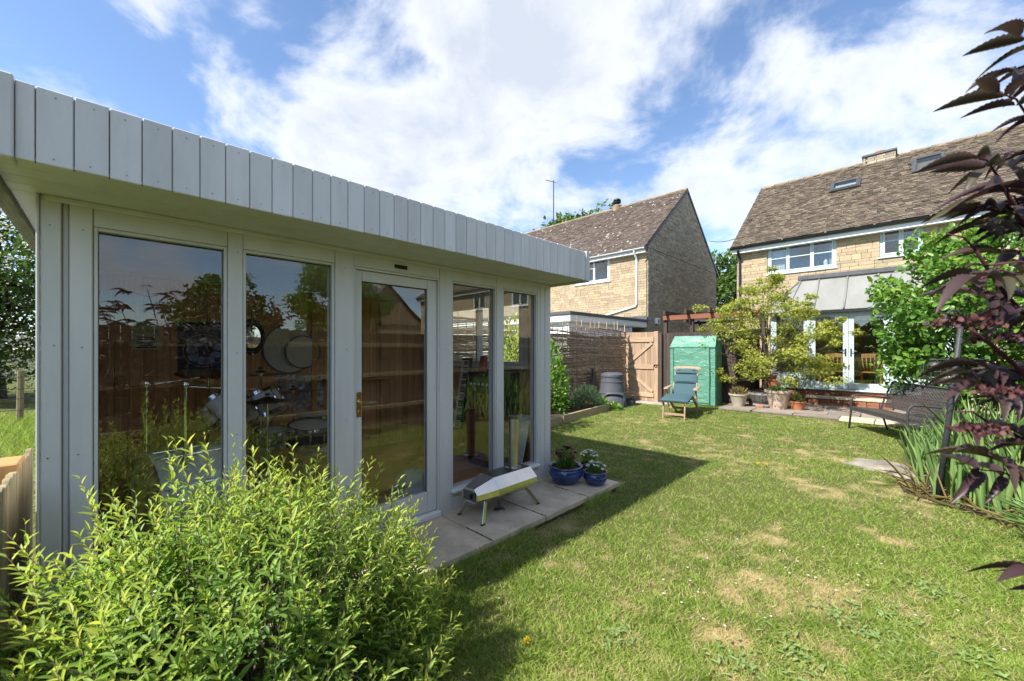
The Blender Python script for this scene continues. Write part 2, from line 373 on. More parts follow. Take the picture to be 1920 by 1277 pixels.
mat('plaster', (.62, .58, .50), .9, .1)
mat('room_dark', (.20, .18, .15), .9, .1)
mat('curtain', (.78, .78, .76), .85, .1)
mat('terracotta', (.46, .19, .10), .85, .2, col2=(.36, .14, .075), bump=.2)
mat('terracotta_pale', (.50, .345, .245), .9, .15, col2=(.56, .47, .38), nscale=5, bump=.3, bscale=25)
mat('cream_pot', (.50, .44, .34), .9, .15, col2=(.38, .345, .27), nscale=5, bump=.3)
mat('blue_glaze', (.016, .062, .27), .12, .6, col2=(.008, .018, .075), nscale=4, stretch=(1, 1, .5), coat=.6, detail=7)
mat('rim_glaze', (.012, .022, .085), .14, .6, col2=(.02, .03, .09), coat=.6)
mat('steel', (.62, .60, .57), .16, .5, 1., col2=(.56, .54, .52), nscale=12, rnd=.02)
mat('steel_brushed', (.55, .53, .51), .36, .5, 1., col2=(.44, .40, .36), nscale=3, stretch=(1, 1, 3))
mat('steel_dark', (.20, .20, .19), .3, .5, 1.)
mat('chrome', (.80, .81, .83), .08, .5, 1.)
mat('bronze', (.26, .18, .09), .3, .5, 1., col2=(.17, .115, .06), nscale=30)
mat('brass', (.75, .50, .16), .18, .5, 1.)
mat('black', (.015, .015, .016), .45, .35)
mat('black_plastic', (.02, .021, .024), .5, .3)
mat('bin_plastic', (.085, .09, .105), .48, .35, col2=(.07, .075, .09), nscale=4, bump=.05)
mat('drum_white', (.78, .79, .82), .25, .5, coat=.3)
mat('drum_dark', (.03, .035, .05), .15, .6, coat=.6)
mat('skin', (.66, .64, .56), .6, .3, col2=(.56, .54, .47), nscale=3)
mat('poster_cream', (.58, .64, .50), .8, .2, col2=(.50, .55, .43))
mat('poster_blue', (.07, .09, .20), .7, .2, col2=(.025, .03, .06), nscale=9)
mat('poster_pale', (.36, .46, .70), .7, .2, col2=(.18, .25, .45), nscale=30)
mat('ink', (.015, .018, .02), .8, .2)
mat('ink_pale', (.78, .75, .70), .8, .2)
mat('photo', (.55, .54, .58), .5, .3, col2=(.08, .08, .11), nscale=22, rnd=.5, hue=.25)
mat('mirror', (.85, .87, .86), .02, .5, 1.)
mat('red_paint', (.35, .05, .04), .5, .4)
mat('fabric_grey', (.40, .43, .46), .9, .1, col2=(.33, .36, .39))
mat('cushion', (.060, .110, .125), .85, .15, col2=(.048, .09, .105), nscale=60, bump=.1, bscale=300)
mat('piping', (.015, .05, .06), .85, .15)
mat('teak', (.40, .275, .175), .75, .2, col2=(.29, .20, .13), nscale=7, stretch=(5, 5, .7), bump=.15)
mat('rattan', (.070, .060, .054), .5, .35, col2=(.045, .040, .037), nscale=20, rnd=.3)
mat('pole_metal', (.045, .047, .052), .55, .35)
mat('bark', (.13, .105, .08), .9, .1, col2=(.075, .06, .048), nscale=9, stretch=(1, 1, .3), bump=.6)
mat('twig', (.14, .095, .06), .85, .15)
mat('elder_stem', (.085, .025, .035), .6, .3)
mat('barrel', (.085, .075, .068), .8, .2, col2=(.055, .05, .046), nscale=5, stretch=(4, 4, .5), rnd=.25, bump=.3)
mat('barrel_band', (.30, .28, .25), .8, .3)
mat('red_glaze', (.42, .03, .035), .25, .5)
mat('rock', (.30, .265, .215), .9, .15, col2=(.16, .14, .115), nscale=5, bump=.9, bscale=14)
mat('peanut', (.42, .22, .11), .7, .2)
mat('wire', (.10, .10, .105), .5, .4, .6)
glassmat('pane', .080, (.965, .975, .97), .045)
glassmat('pane_house', .11, (.86, .89, .89), .02)
m_ = glassmat('clear_plastic', .06, (.88, .9, .9))
# green reinforced polythene
m = bpy.data.materials.new('poly_green'); m.use_nodes = True; t = m.node_tree; b = t.nodes['Principled BSDF']
b.inputs['Base Color'].default_value = (.20, .45, .33, 1); b.inputs['Roughness'].default_value = .25; b.inputs['Specular IOR Level'].default_value = .6
tcn = N_(t, 'ShaderNodeTexCoord'); bn = N_(t, 'ShaderNodeBump'); bn.inputs['Strength'].default_value = .75; bn.inputs['Distance'].default_value = .05
mpn = N_(t, 'ShaderNodeMapping'); mpn.inputs['Scale'].default_value = (1, 1, 2.2); t.links.new(tcn.outputs['Object'], mpn.inputs[0])
t.links.new(noise(t, mpn.outputs[0], 2.6, 5, .62, 1.6), bn.inputs['Height']); t.links.new(bn.outputs[0], b.inputs['Normal'])
tr = N_(t, 'ShaderNodeBsdfTranslucent'); tr.inputs[0].default_value = (.22, .58, .42, 1); ms = N_(t, 'ShaderNodeMixShader'); ms.inputs[0].default_value = .45
t.links.new(b.outputs[0], ms.inputs[1]); t.links.new(tr.outputs[0], ms.inputs[2]); t.links.new(ms.outputs[0], t.nodes['Material Output'].inputs[0]); MATS['poly_green'] = m
mat('poly_seam', (.02, .12, .085), .5, .3)
leafmat('leaf_lime', [(.055, .10, .035), (.11, .21, .05), (.23, .36, .07), (.40, .50, .10), (.56, .58, .12)], .45, .3, .42)
leafmat('leaf_elder', [(.024, .015, .018), (.042, .022, .027), (.060, .034, .036), (.065, .058, .028)], .40, .42, .16)
leafmat('leaf_acer', [(.12, .155, .03), (.23, .275, .05), (.37, .40, .08), (.48, .44, .12)], .5, .25, .38)
leafmat('leaf_green', [(.035, .085, .016), (.07, .16, .026), (.13, .26, .04), (.24, .37, .06)], .38, .4, .33)
leafmat('leaf_tree', [(.03, .06, .014), (.05, .10, .02), (.085, .15, .03), (.12, .19, .04)], .5, .3, .33)
leafmat('leaf_hawthorn', [(.022, .05, .012), (.045, .09, .018), (.08, .14, .026), (.12, .18, .035)], .5, .3, .3)
leafmat('blossom', [(.60, .60, .52), (.75, .75, .68), (.8, .8, .76)], .7, .2, .3)
leafmat('leaf_iris', [(.10, .17, .06), (.15, .26, .085), (.23, .36, .12), (.34, .45, .15)], .42, .35, .32)
leafmat('leaf_straw', [(.22, .17, .07), (.30, .24, .10), (.16, .15, .05)], .7, .2, .3)
leafmat('leaf_weed', [(.14, .22, .065), (.20, .29, .095), (.27, .36, .13)], .6, .25, .25)
leafmat('leaf_rosemary', [(.06, .10, .055), (.10, .16, .085), (.15, .21, .11)], .6, .25, .25)
leafmat('petal_burgundy', [(.055, .006, .022), (.10, .012, .04), (.15, .02, .045)], .5, .3, .25)
leafmat('petal_white', [(.72, .70, .62), (.8, .8, .76)], .6, .2, .3)
leafmat('petal_yellow', [(.70, .45, .02), (.8, .6, .03)], .6, .2, .2)
leafmat('bud_elder', [(.04, .014, .018), (.08, .026, .028), (.12, .05, .045)], .6, .3, .1)

# ------------------------------------------------------------------ lawn dryness, shared by the soil sheet and the blades
DRY = [(1440, 1010, .20, .8), (1480, 1020, .2, .7), (1410, 1110, .22, 1), (1395, 1195, .24, 1), (1350, 1200, .18, .7), (1620, 905, .3, .6), (1520, 905, .3, .7), (1560, 930, .28, .8),
       (1640, 1000, .26, .9), (1660, 1010, .2, .7), (1790, 1030, .25, .8), (1830, 1085, .25, .9), (1545, 1110, .22, .6), (1590, 1090, .25, .5), (1270, 1060, .2, .5), (1430, 985, .25, .8), (1380, 985, .2, .6),
       (1700, 960, .22, .7), (1570, 1160, .2, .5), (1330, 950, .2, .5), (1180, 790, .5, .6), (1250, 790, .5, .5), (1640, 830, .25, .8), (1060, 985, .12, .9), (1100, 960, .12, .7), (1000, 1030, .1, .6), (1200, 830, .3, .5), (1720, 1140, .2, .6), (1780, 1190, .2, .6), (1500, 880, .3, .5), (1380, 900, .4, .35)]
DRYP = [(onZ(px, py), r, a) for px, py, r, a in DRY]
def dryness(x, y):
    v = .95 * (fbm(x, y, 3, 1.3, 4) - .5) * np.clip(.6 + .35 * (x + 2.0), .3, 1)
    for p, r, a in DRYP: v = v + .36 * a * np.exp(-((x - p.x) ** 2 + (y - p.y) ** 2) / (r * r * .75))
    v = v + 1.35 * (fbm(x, y, 9, 8., 4) - .5) + .19
    return np.clip((v - .04) / .86, 0, 1) ** 1.1
def gz(x, y):
    """Ground height: level lawn, dropping a little to the gate path."""
    s = np.clip((y - 10.25) / .35, 0, 1) * np.clip((-4.55 - x) / .25, 0, 1)
    z = -.10 * s + .012 * (fbm(x, y, 21, .9, 3) - .5)
    return z
def lawnmat():
    m = bpy.data.materials.new('turf'); m.use_nodes = True; t = m.node_tree; b = t.nodes['Principled BSDF']; b.inputs['Roughness'].default_value = .9; b.inputs['Specular IOR Level'].default_value = .1
    at = N_(t, 'ShaderNodeAttribute', attribute_name='rnd'); tcn = N_(t, 'ShaderNodeTexCoord'); f = noise(t, tcn.outputs['Object'], 60, 5, .7)
    rp = N_(t, 'ShaderNodeValToRGB'); e = rp.color_ramp.elements; e[0].position = .3; e[0].color = (.09, .10, .03, 1); e[1].position = .85; e[1].color = (.38, .29, .15, 1)
    t.links.new(mth(t, 'ADD', at.outputs['Fac'], mth(t, 'MULTIPLY', mth(t, 'SUBTRACT', f, .5), .9)), rp.inputs[0]); t.links.new(rp.outputs[0], b.inputs['Base Color'])
    bn = N_(t, 'ShaderNodeBump'); bn.inputs['Strength'].default_value = .8; bn.inputs['Distance'].default_value = .01; t.links.new(f, bn.inputs['Height']); t.links.new(bn.outputs[0], b.inputs['Normal'])
    MATS['turf'] = m
lawnmat()
leafmat('grass', [(.12, .20, .03), (.21, .315, .05), (.31, .40, .085), (.38, .42, .13), (.46, .39, .19), (.56, .46, .27)], .55, .25, .35)
# ground: one sheet, fine in the garden, coarse to the horizon
gx = np.unique(np.concatenate([np.array([-900, -400, -200, -100, -60, -40, -30, -22, -16, -12, -9.]), np.arange(-7, 2.6, .07), np.array([4, 7, 12, 20, 40, 80, 200, 500, 900.])]))
gy = np.unique(np.concatenate([np.array([-900, -400, -200, -100, -50, -25, -12, -6, -3.]), np.arange(-1.5, 13.5, .07), np.array([15, 18, 25, 40, 80, 200, 500, 900.])]))
GX, GY = np.meshgrid(gx, gy, indexing='ij'); nx, ny = GX.shape
gv = np.stack([GX, GY, gz(GX, GY)], -1).reshape(-1, 3)
ii = np.arange(nx * ny).reshape(nx, ny); gf = np.stack([ii[:-1, :-1], ii[1:, :-1], ii[1:, 1:], ii[:-1, 1:]], -1).reshape(-1, 4)
tag(link('ground', rawmesh('ground', gv, gf, dryness(gv[:, 0], gv[:, 1])), 'turf'), 'grassy garden and field ground', kind='structure')

# ------------------------------------------------------------------ paving beside the summerhouse
pv = thing('paving', None, None, (-2.45, 2, 0)); tag(pv, 'row of sandstone slabs along the summerhouse front', kind='structure')
ys = [.12, .74, 1.36, 1.985, 2.59, 3.22, 3.80]
for i in range(6):
    b = MB(); nseg = 8; y0, y1 = ys[i] + .004, ys[i + 1] - .004; poly = [(-2.815, y0), (-2.815, y1)]
    for k in range(nseg + 1):
        u = k / nseg; poly.append((-2.155 + random.uniform(-.007, .005), y1 + (y0 - y1) * u))
    b.slab([(x, y, .034) for x, y in poly], (0, 0, .046 + random.uniform(-.002, .002))); b.build('slab', 'paving', pv, .004)
box('bedding', 'mortar_base', pv, (-2.83, .16, -.05), (-2.19, 3.77, .036))

# ------------------------------------------------------------------ patio and gate path
pt = thing('patio', None, None, (-1.5, 12, 0)); tag(pt, 'flagstone patio in front of the garden doors', kind='structure')
box('bedding', 'joint', pt, (-3.35, 10.62, -.1), (1.5, 14.1, .026))
y = 10.6; row = 0
while y < 13.6:
    h = random.choice((.42, .5, .6)); x = -3.4 + random.uniform(0, .3)
    while x < 1.5:
        w = random.choice((.42, .55, .7, .8)); x1 = min(x + w, 1.5)
        edge = .10 * math.sin(x * 2.1) if row == 0 else 0
        j = lambda: random.uniform(-.008, .008)
        MB().slab([(x + .008 + j(), y + .008 + edge, .012), (x1 - .008 + j(), y + .008 + edge, .012), (x1 - .008 + j(), y + h - .008, .012), (x + .008 + j(), y + h - .008, .012)], (0, 0, .04 + random.uniform(-.004, .004))).build('flagstone', 'flag' if row or x < -1.6 else 'paving', pt, .004)
        x = x1
    y += h; row += 1
gp = thing('path', None, None, (-5.4, 11, 0)); tag(gp, 'pale concrete path at the garden gate', kind='structure')
for k, x in enumerate((-6.3, -5.72, -5.14)): box('slab', 'concrete', gp, (x + .005, 10.55, -.15), (x + .575, 11.7, -.088 - .003 * k), .004)

# ------------------------------------------------------------------ summerhouse
XW = -2.80
sh = thing('summerhouse', 'grey painted timber summerhouse with flat roof and tall front windows', 'summerhouse', (XW, 1.6, 0))
PG = 'paint_grey'
box('floor', 'pine', sh, (-5.25, -.16, .0), (-2.89, 3.40, .13))
# corner boards and posts
for y0, y1, x0, x1 in ((-.212, -.148, -2.92, XW), (-.146, -.125, -2.92, -2.82), (-.123, -.047, -2.92, XW - .002), (3.272, 3.345, -2.92, XW), (3.347, 3.441, -2.92, XW + .004)):
    box('corner_board', PG, sh, (x0, y0, .075), (x1, y1, 2.185), .004)
box('corner_strip', PG, sh, (-2.83, -.225, .075), (-2.795, -.214, 2.185), .003)
for y0, y1 in ((.494, .568), (1.106, 1.238), (1.974, 2.10), (2.632, 2.716)):
    box('mullion', PG, sh, (-2.92, y0, .075), (XW, y1, 2.185), .004)
box('corner_board', PG, sh, (-2.92, 3.231, .075), (XW - .003, 3.27, 2.185), .003)
WIN = [(-.033, .481), (.581, 1.092), (2.113, 2.618), (2.729, 3.217)]
for a, b in WIN + [(1.252, 1.96)]:
    box('header_board', PG, sh, (-2.92, a - .0115, 2.076), (XW - .004, b + .0115, 2.185), .003)
for a, b in WIN:
    w = thing('window', None, None, (XW, (a + b) / 2, .3)); w.parent = sh; w.matrix_parent_inverse = XF[sh].inverted()
    f = MB(); x0, x1 = -2.90, -2.808
    f.box((x0, a - .011, .20), (x1, a + .004, 2.074)); f.box((x0, b - .004, .20), (x1, b + .011, 2.074)); f.box((x0, a + .0045, 2.058), (x1 - .001, b - .0045, 2.074)); f.box((x0, a + .0045, .20), (x1 - .001, b - .0045, .272))
    f.build('window_frame', PG, w, .002)
    box('pane', 'pane', w, (-2.852, a - .002, .268), (-2.846, b + .002, 2.060))
    g = MB()
    for q in ((a + .003, a + .007, .274, 2.056), (b - .007, b - .003, .274, 2.056), (a + .0075, b - .0075, 2.051, 2.056)): g.box((-2.846, q[0], q[2]), (-2.842, q[1], q[3]))
    g.build('gasket', 'black', w)
    box('sill', 'paint_white', w, (-2.86, a - .02, .238), (-2.765, b + .02, .266), .006)
    box('apron_board', PG, sh, (-2.92, a - .0115, .075), (XW - .005, b + .0115, .196), .003)
# door
dr = thing('door', None, None, (XW, 1.6, .1)); dr.parent = sh; dr.matrix_parent_inverse = XF[sh].inverted()
f = MB(); f.box((-2.90, 1.2395, .09), (-2.806, 1.252, 2.074)); f.box((-2.90, 1.96, .09), (-2.806, 1.9725, 2.074)); f.box((-2.90, 1.2525, 2.058), (-2.807, 1.9595, 2.074)); f.build('door_frame', PG, dr, .002)
f = MB(); f.box((-2.875, 1.256, .13), (-2.822, 1.305, 2.054)); f.box((-2.875, 1.866, .13), (-2.822, 1.956, 2.054)); f.box((-2.875, 1.3055, 1.978), (-2.823, 1.8655, 2.054)); f.box((-2.875, 1.3055, .13), (-2.823, 1.8655, .297)); f.build('door_leaf', PG, dr, .004)
box('pane', 'pane', dr, (-2.852, 1.30, .292), (-2.846, 1.87, 1.982))
g = MB()
for q in ((1.306, 1.310, .298, 1.977), (1.861, 1.865, .298, 1.977), (1.311, 1.860, 1.972, 1.977)): g.box((-2.845, q[0], q[2]), (-2.838, q[1], q[3]))
g.build('gasket', 'black', dr)
h = MB(); h.box((-2.821, 1.264, .99), (-2.815, 1.298, 1.17)); h.lathe([(.0, .012), (.016, .012), (.018, .0)], (-2.815, 1.281, 1.10), 16, Matrix.Rotation(R_(90), 4, 'Y')); h.lathe([(.0, .008), (.011, .008), (.012, .0)], (-2.815, 1.281, 1.03), 12, Matrix.Rotation(R_(90), 4, 'Y'))
hp = h.build('handle_plate', 'brass', dr, .002, SH)
MB().tube([(-2.81, 1.281, 1.10), (-2.775, 1.281, 1.10), (-2.768, 1.295, 1.10), (-2.768, 1.385, 1.097)], .008, 8).build('handle', 'chrome', dr, sm=SH)
box('threshold', 'paint_white', dr, (-2.90, 1.24, .081), (-2.775, 1.972, .125), .006)
box('vent', 'black', sh, (-2.81, 1.555, 2.105), (-2.798, 1.665, 2.135), .002)
# eaves: soffit boards, fascia boards, roof
for i in range(4): box('soffit_board', PG, sh, (-2.795 + .1165 * i, -.33, 2.186), (-2.795 + .1165 * i + .1145, 3.424, 2.20), .003)
box('eaves_trim', PG, sh, (XW - .002, -.20, 2.160), (-2.782, 3.43, 2.1855), .004)
bm_ = MB(); bm_.box((-.012, -.0474, -.1435), (.012, .0474, .1435)); fb = bm_.mesh('fascia_board', .0035); fb.materials.append(MATS['paint_fascia'])
k = 0; yb = -.187
while yb < 3.36:
    w = .0978
    if yb + w > 3.39: break
    link('fascia_board', fb, None, sh, True, Matrix.Translation((-2.322 + random.uniform(-.0012, .0012), yb + w / 2, 2.3215 + random.uniform(-.0015, .0015)))); yb += w
box('fascia_board', 'paint_fascia', sh, (-2.334, -.2345, 2.178), (-2.311, -.1885, 2.465), .003)
box('fascia_board', 'paint_fascia', sh, (-2.334, yb + .001, 2.178), (-2.311, 3.398, 2.465), .003)
box('fascia_end_board', 'paint_fascia', sh, (-2.40, -.36, 2.170), (-2.286, -.2365, 2.472), .005)
box('fascia_end_board', 'paint_fascia', sh, (-2.40, 3.3995, 2.170), (-2.297, 3.436, 2.472), .004)
box('fascia_backing', 'paint_shadow', sh, (-2.338, -.23, 2.182), (-2.3345, 3.398, 2.462))
box('side_fascia', 'old_wood', sh, (-5.42, -.362, 2.165), (-2.402, -.336, 2.465), .004)
box('side_batten', 'old_wood', sh, (-5.42, -.335, 2.150), (-2.345, -.30, 2.1855), .004)
box('side_soffit', 'paint_grey', sh, (-5.4, -.2995, 2.1865), (-2.80, -.216, 2.20), .002)
box('side_fascia', 'paint_fascia', sh, (-5.42, 3.437, 2.165), (-2.30, 3.462, 2.465), .004)
box('roof', 'grey_flash', sh, (-5.40, -.33, 2.435), (-2.345, 3.432, 2.460), .002)
# shell
box('side_wall', PG, sh, (-5.26, -.213, .05), (-2.922, -.15, 2.203))
for a_, b_, c_, d_ in ((-5.26, -4.75, .05, 2.203), (-3.15, -2.922, .05, 2.203), (-4.75, -3.15, .05, 1.28), (-4.75, -3.15, 2.06, 2.203)): box('side_wall', PG, sh, (a_ + .0005, 3.36, c_), (b_ - .0005, 3.436, d_))
w = thing('window', None, None, (-4, 3.4, 1.3)); w.parent = sh; w.matrix_parent_inverse = XF[sh].inverted(); f = MB()
for q in ((-4.75, -4.70, 1.281, 2.059), (-3.20, -3.15, 1.281, 2.059), (-4.699, -3.201, 1.281, 1.33), (-4.699, -3.201, 2.01, 2.059), (-3.97, -3.93, 1.331, 2.009)): f.box((q[0] + .001, 3.35, q[2]), (q[1] - .001, 3.445, q[3]))
f.build('window_frame', PG, w, .003); box('pane', 'pane', w, (-4.71, 3.395, 1.32), (-3.19, 3.401, 2.02)); box('sill', 'paint_white', w, (-4.8, 3.30, 1.25), (-3.1, 3.349, 1.28), .004)
box('back_wall', PG, sh, (-5.36, -.33, .05), (-5.27, 3.435, 2.203))
box('ceiling', 'paint_white', sh, (-5.40, -.33, 2.204), (-2.345, 3.43, 2.24))
bm_ = MB(); bm_.box((-.008, -.0485, -1.02), (.008, .0485, 1.02)); lb = bm_.mesh('lining_board', .004); lb.materials.append(MATS['pine_panel'])
for i in range(35): link('lining_board', lb, None, sh, True, Matrix.Translation((-5.255, -.10 + .0995 * i, 1.155)))
bs_ = MB(); bs_.box((-.0485, -.008, -1.02), (.0485, .008, 1.02)); lb2 = bs_.mesh('lining_board', .004); lb2.materials.append(MATS['pine_panel'])
for i in range(23):
    for yy in (-.138, 3.348):
        lx = -5.19 + .0995 * i
        if yy > 0 and -4.80 < lx < -3.10: link('lining_board', lb2, None, sh, True, Matrix.Translation((lx, yy, .69)) @ Matrix.Diagonal((1, 1, .54, 1)))
        else: link('lining_board', lb2, None, sh, True, Matrix.Translation((lx, yy, 1.155)))
for px in (718, 590): q = onX(px, 700, -5.2); box('stud', 'pine', sh, (-5.246, q.y - .03, .135), (-5.19, q.y + .03, 2.17), .004)
box('shelf', 'pine', sh, (-5.245, 1.9, 1.08), (-5.0, 2.75, 1.105), .003)

b = MB()      # fixings: small dark screw heads on posts and boards
for yc in [-.187 + .0978 * (i + .5) for i in range(36)]:
    for z in (2.205 + random.uniform(-.004, .004), 2.435 + random.uniform(-.004, .004)): b.lathe([(.0028, 0), (.0028, .0012), (0, .0012)], (-2.3098, yc + random.uniform(-.006, .006), z), 6, Matrix.Rotation(R_(90), 4, 'Y'))
for yc in (-.18, -.09, .531, 1.172, 2.037, 2.674, 3.31, 3.394):
    for z in (.35, .98, 1.48 + random.uniform(-.03, .03), 2.05): b.lathe([(.0035, 0), (.0035, .0012), (0, .0012)], (XW + (.0038 if yc > 3.35 else -.0004), yc + random.uniform(-.012, .012), z), 7, Matrix.Rotation(R_(90), 4, 'Y'))
tag(b.build('screw_heads', 'steel_dark', sh), kind='stuff')

# ------------------------------------------------------------------ houses
def holes(x0, x1, z0, z1, ops):
    """Rectangles that tile x0..x1, z0..z1 around the openings."""
    xs = sorted({x0, x1, *[v for o in ops for v in o[:2] if x0 < v < x1]}); out = []
    for a, b in zip(xs, xs[1:]):
        zs = [z0]
        for o in sorted(ops, key=lambda o: o[2]):
            if o[0] <= a + 1e-6 and o[1] >= b - 1e-6: zs += [o[2], o[3]]
        zs.append(z1)
        out += [(a, b, zs[i], zs[i + 1]) for i in range(0, len(zs), 2) if zs[i + 1] - zs[i] > 1e-3]
    return out
def courses(u0, u1, z0, z1, ops, hs=(.075, .1, .1, .15), ls=(.18, .26, .34, .44), gap=.006, top=None):
    """Stones of a coursed wall, clear of the openings: (u centre, z centre, length, height)."""
    out = []; z = z0
    while z < z1 - .03:
        h = min(random.choice(hs), z1 - z); u = u0 - random.uniform(0, .2)
        while u < u1:
            l = random.choice(ls) * random.uniform(.85, 1.15); segs = [(max(u, u0), min(u + l, u1))]
            for o in ops:
                if z + h > o[2] + .01 and z < o[3] - .01:
                    segs = [q for s in segs for q in ((s[0], min(s[1], o[0])), (max(s[0], o[1]), s[1])) if q[1] - q[0] > .03]
            for a, b in segs:
                if top is not None:
                    lim = top(z + h); a, b = max(a, lim[0]), min(b, lim[1])
                if b - a > .04: out.append(((a + b) / 2, z + h / 2, b - a - gap, h - gap))
            u += l
        z += h
    return out
def tiles(X0, X1, Y0, Z0, Y1, Z1, wid, exp, thick, skip=(), seed=1):
    """Lapped roof tiles on the plane from the eaves (Y0, Z0) to the ridge (Y1, Z1)."""
    r = random.Random(seed); d = Vector((0, Y1 - Y0, Z1 - Z0)); L = d.length; d.normalize(); nn = Vector((0, -d.z, d.y))
    if nn.z < 0: nn = -nn
    ang = math.atan2(d.z, d.y); out = []; s = -.03; row = 0
    while s < L - exp * .4:
        x = X0 - r.uniform(0, wid)
        while x < X1:
            w = wid * r.uniform(.7, 1.25); a, b = max(x, X0), min(x + w, X1); x += w
            if b - a < .04: continue
            c = Vector(((a + b) / 2, Y0, Z0)) + d * (s + exp * .75) + nn * (thick * .9 + r.uniform(0, thick * .5))
            if any(q[0] < c.x < q[1] and q[2] < s + exp * .5 < q[3] for q in skip): continue
            t = math.atan2(thick * 1.1, exp * 1.5) + r.uniform(-.03, .05)
            out.append((c, (b - a - .006, exp * 1.55 * r.uniform(.94, 1.06), thick * r.uniform(.8, 1.3)), Matrix.Rotation(ang - t, 4, 'X') @ Matrix.Rotation(r.uniform(-.02, .02), 4, 'Z')))
        s += exp; row += 1
    return out
def hwindow(par, x0, x1, z0, z1, y, frame, divs, bars=True, sill=True, fw=.055, curtain=False, room=True):
    """Casement window in a wall facing -Y; divs = light widths as fractions."""
    w = thing('window', None, None, ((x0 + x1) / 2, y, z0)); w.parent = par; w.matrix_parent_inverse = XF[par].inverted()
    f = MB(); f.box((x0, y - .005, z0), (x0 + fw, y + .09, z1)); f.box((x1 - fw, y - .005, z0), (x1, y + .09, z1)); f.box((x0 + fw + .001, y - .004, z1 - fw), (x1 - fw - .001, y + .09, z1)); f.box((x0 + fw + .001, y - .004, z0), (x1 - fw - .001, y + .09, z0 + fw))
    f.build('frame', frame, w, .004)
    cx = x0 + fw; tot = x1 - x0 - 2 * fw
    for i, d in enumerate(divs):
        nx_ = cx + tot * d; c = MB(); cw = .04; a, b = cx + .003, nx_ - .003; za, zb = z0 + fw + .003, z1 - fw - .003
        c.box((a, y - .015, za), (a + cw, y + .05, zb)); c.box((b - cw, y - .015, za), (b, y + .05, zb)); c.box((a + cw + .001, y - .014, za), (b - cw - .001, y + .05, za + cw)); c.box((a + cw + .001, y - .014, zb - cw), (b - cw - .001, y + .05, zb))
        if bars is True or (bars and bars[i]):
            zm = (za + zb) / 2 if bars is True else za + (zb - za) * bars[i]; c.box((a + cw + .001, y - .010, zm - .013), (b - cw - .001, y + .03, zm + .013))
        c.build('casement', frame, w, .003)
        box('pane', 'pane_house', w, (a + cw - .005, y + .012, za + cw - .005), (b - cw + .005, y + .018, zb - cw + .005)); cx = nx_
    if sill: box('sill', frame, w, (x0 - .04, y - .07, z0 - .035), (x1 + .04, y + .06, z0 - .002), .005)
    if room:
        r = MB(); X0, X1, Y0, Y1, Z0, Z1 = x0 - .25, x1 + .25, y + .16, y + 2.2, z0 - .6, z1 + .12
        r.box((X0, Y1, Z0), (X1, Y1 + .02, Z1)); r.box((X0 - .02, Y0, Z0), (X0, Y1, Z1)); r.box((X1, Y0, Z0), (X1 + .02, Y1, Z1)); r.box((X0, Y0, Z1), (X1, Y1, Z1 + .02)); r.box((X0, Y0, Z0 - .02), (X1, Y1, Z0)); r.build('room', 'plaster', w)
    if curtain:
        for xa, xb in ((x0 + .06, x0 + .06 + (x1 - x0) * .22), (x1 - .06 - (x1 - x0) * .07, x1 - .06)):
            rings = []; n = 30
            c = MB(); vs = []
            for k in range(n + 1):
                u = xa + (xb - xa) * k / n; vs.append((u, y + .13 + .018 * math.sin(k * 1.5)))
            poly = [(a_, b_, z0 + .03) for a_, b_ in vs] + [(a_, b_ + .006, z0 + .03) for a_, b_ in reversed(vs)]
            c.slab(poly, (0, 0, z1 - z0 - .06)).build('curtain', 'curtain', w)
    return w
def gutter(par, x0, x1, y, z, m, r=.055):
    g = MB(); rings = []
    for x in (x0, x1):
        pr = [(x, y + r * math.cos(a), z + r * math.sin(a)) for a in [math.pi + math.pi * k / 10 for k in range(11)]]
        pr += [(x, y + (r - .006) * math.cos(a), z + .002 + (r - .006) * math.sin(a)) for a in [2 * math.pi - math.pi * k / 10 for k in range(11)]]
        rings.append(pr)
    g.loft(rings).build('gutter', m, par, sm=SH)
    for k in range(int((x1 - x0) / 1.0) + 1): 
        x = x0 + .4 + k
        if x < x1: MB().lathe([(r + .006, -.02), (r + .006, .02)], (x, y, z), 16, Matrix.Rotation(R_(90), 4, 'Y')).build('gutter_bracket', m, par, sm=SH)

# --- our house
HY, HX0, HX1, EZ, RZ, RYY = 14.2, -3.83, 16.5, 4.70, 7.62, 17.65
ho = thing('stone_house', 'honey stone house with brown tiled roof, two skylights and garden doors', 'house', (0, HY, 0))
OPS = [(-3.02, -1.385, 3.75, 4.66), (-.50, .30, 3.87, 4.68), (1.6, 2.6, 3.87, 4.68), (7.2, 8.3, 3.6, 4.6), (10.2, 11.3, 3.6, 4.6), (13.4, 14.8, 3.5, 4.6)]
BAY = (-2.72, .72, .0, 2.52)
for a, b, c, d in holes(HX0, HX1, 0, 4.72, OPS + [BAY]): box('wall', 'mortar', ho, (a, HY, c), (b, HY + .25, d))
box('wall', 'mortar', ho, (HX0, HY + .251, 0), (HX0 + .25, 21.1, 4.72)); box('wall', 'mortar', ho, (HX1 - .25, HY + .251, 0), (HX1, 21.1, 4.72)); box('wall', 'mortar', ho, (HX0, 21.1, 0), (HX1, 21.3, 4.72))
st = courses(HX0, 3.4, 0, 4.72, OPS + [BAY]) + courses(3.4, HX1, 1.6, 4.72, OPS + [BAY], hs=(.2, .24), ls=(.5, .7))
st.sort(key=lambda q: 0 if (q[1] > 2.35 and q[0] < .95) else 1)
nown = min(300, sum(1 for q in st if q[1] > 2.35 and q[0] < .95))
pieces('stone', 'stone', ho, [(Vector((u, HY - .012 - random.uniform(0, .008), z)), (l, .06, h), None) for u, z, l, h in st], nown, 'stonework')
st = courses(HY, 21.1, 0, 4.72, [])
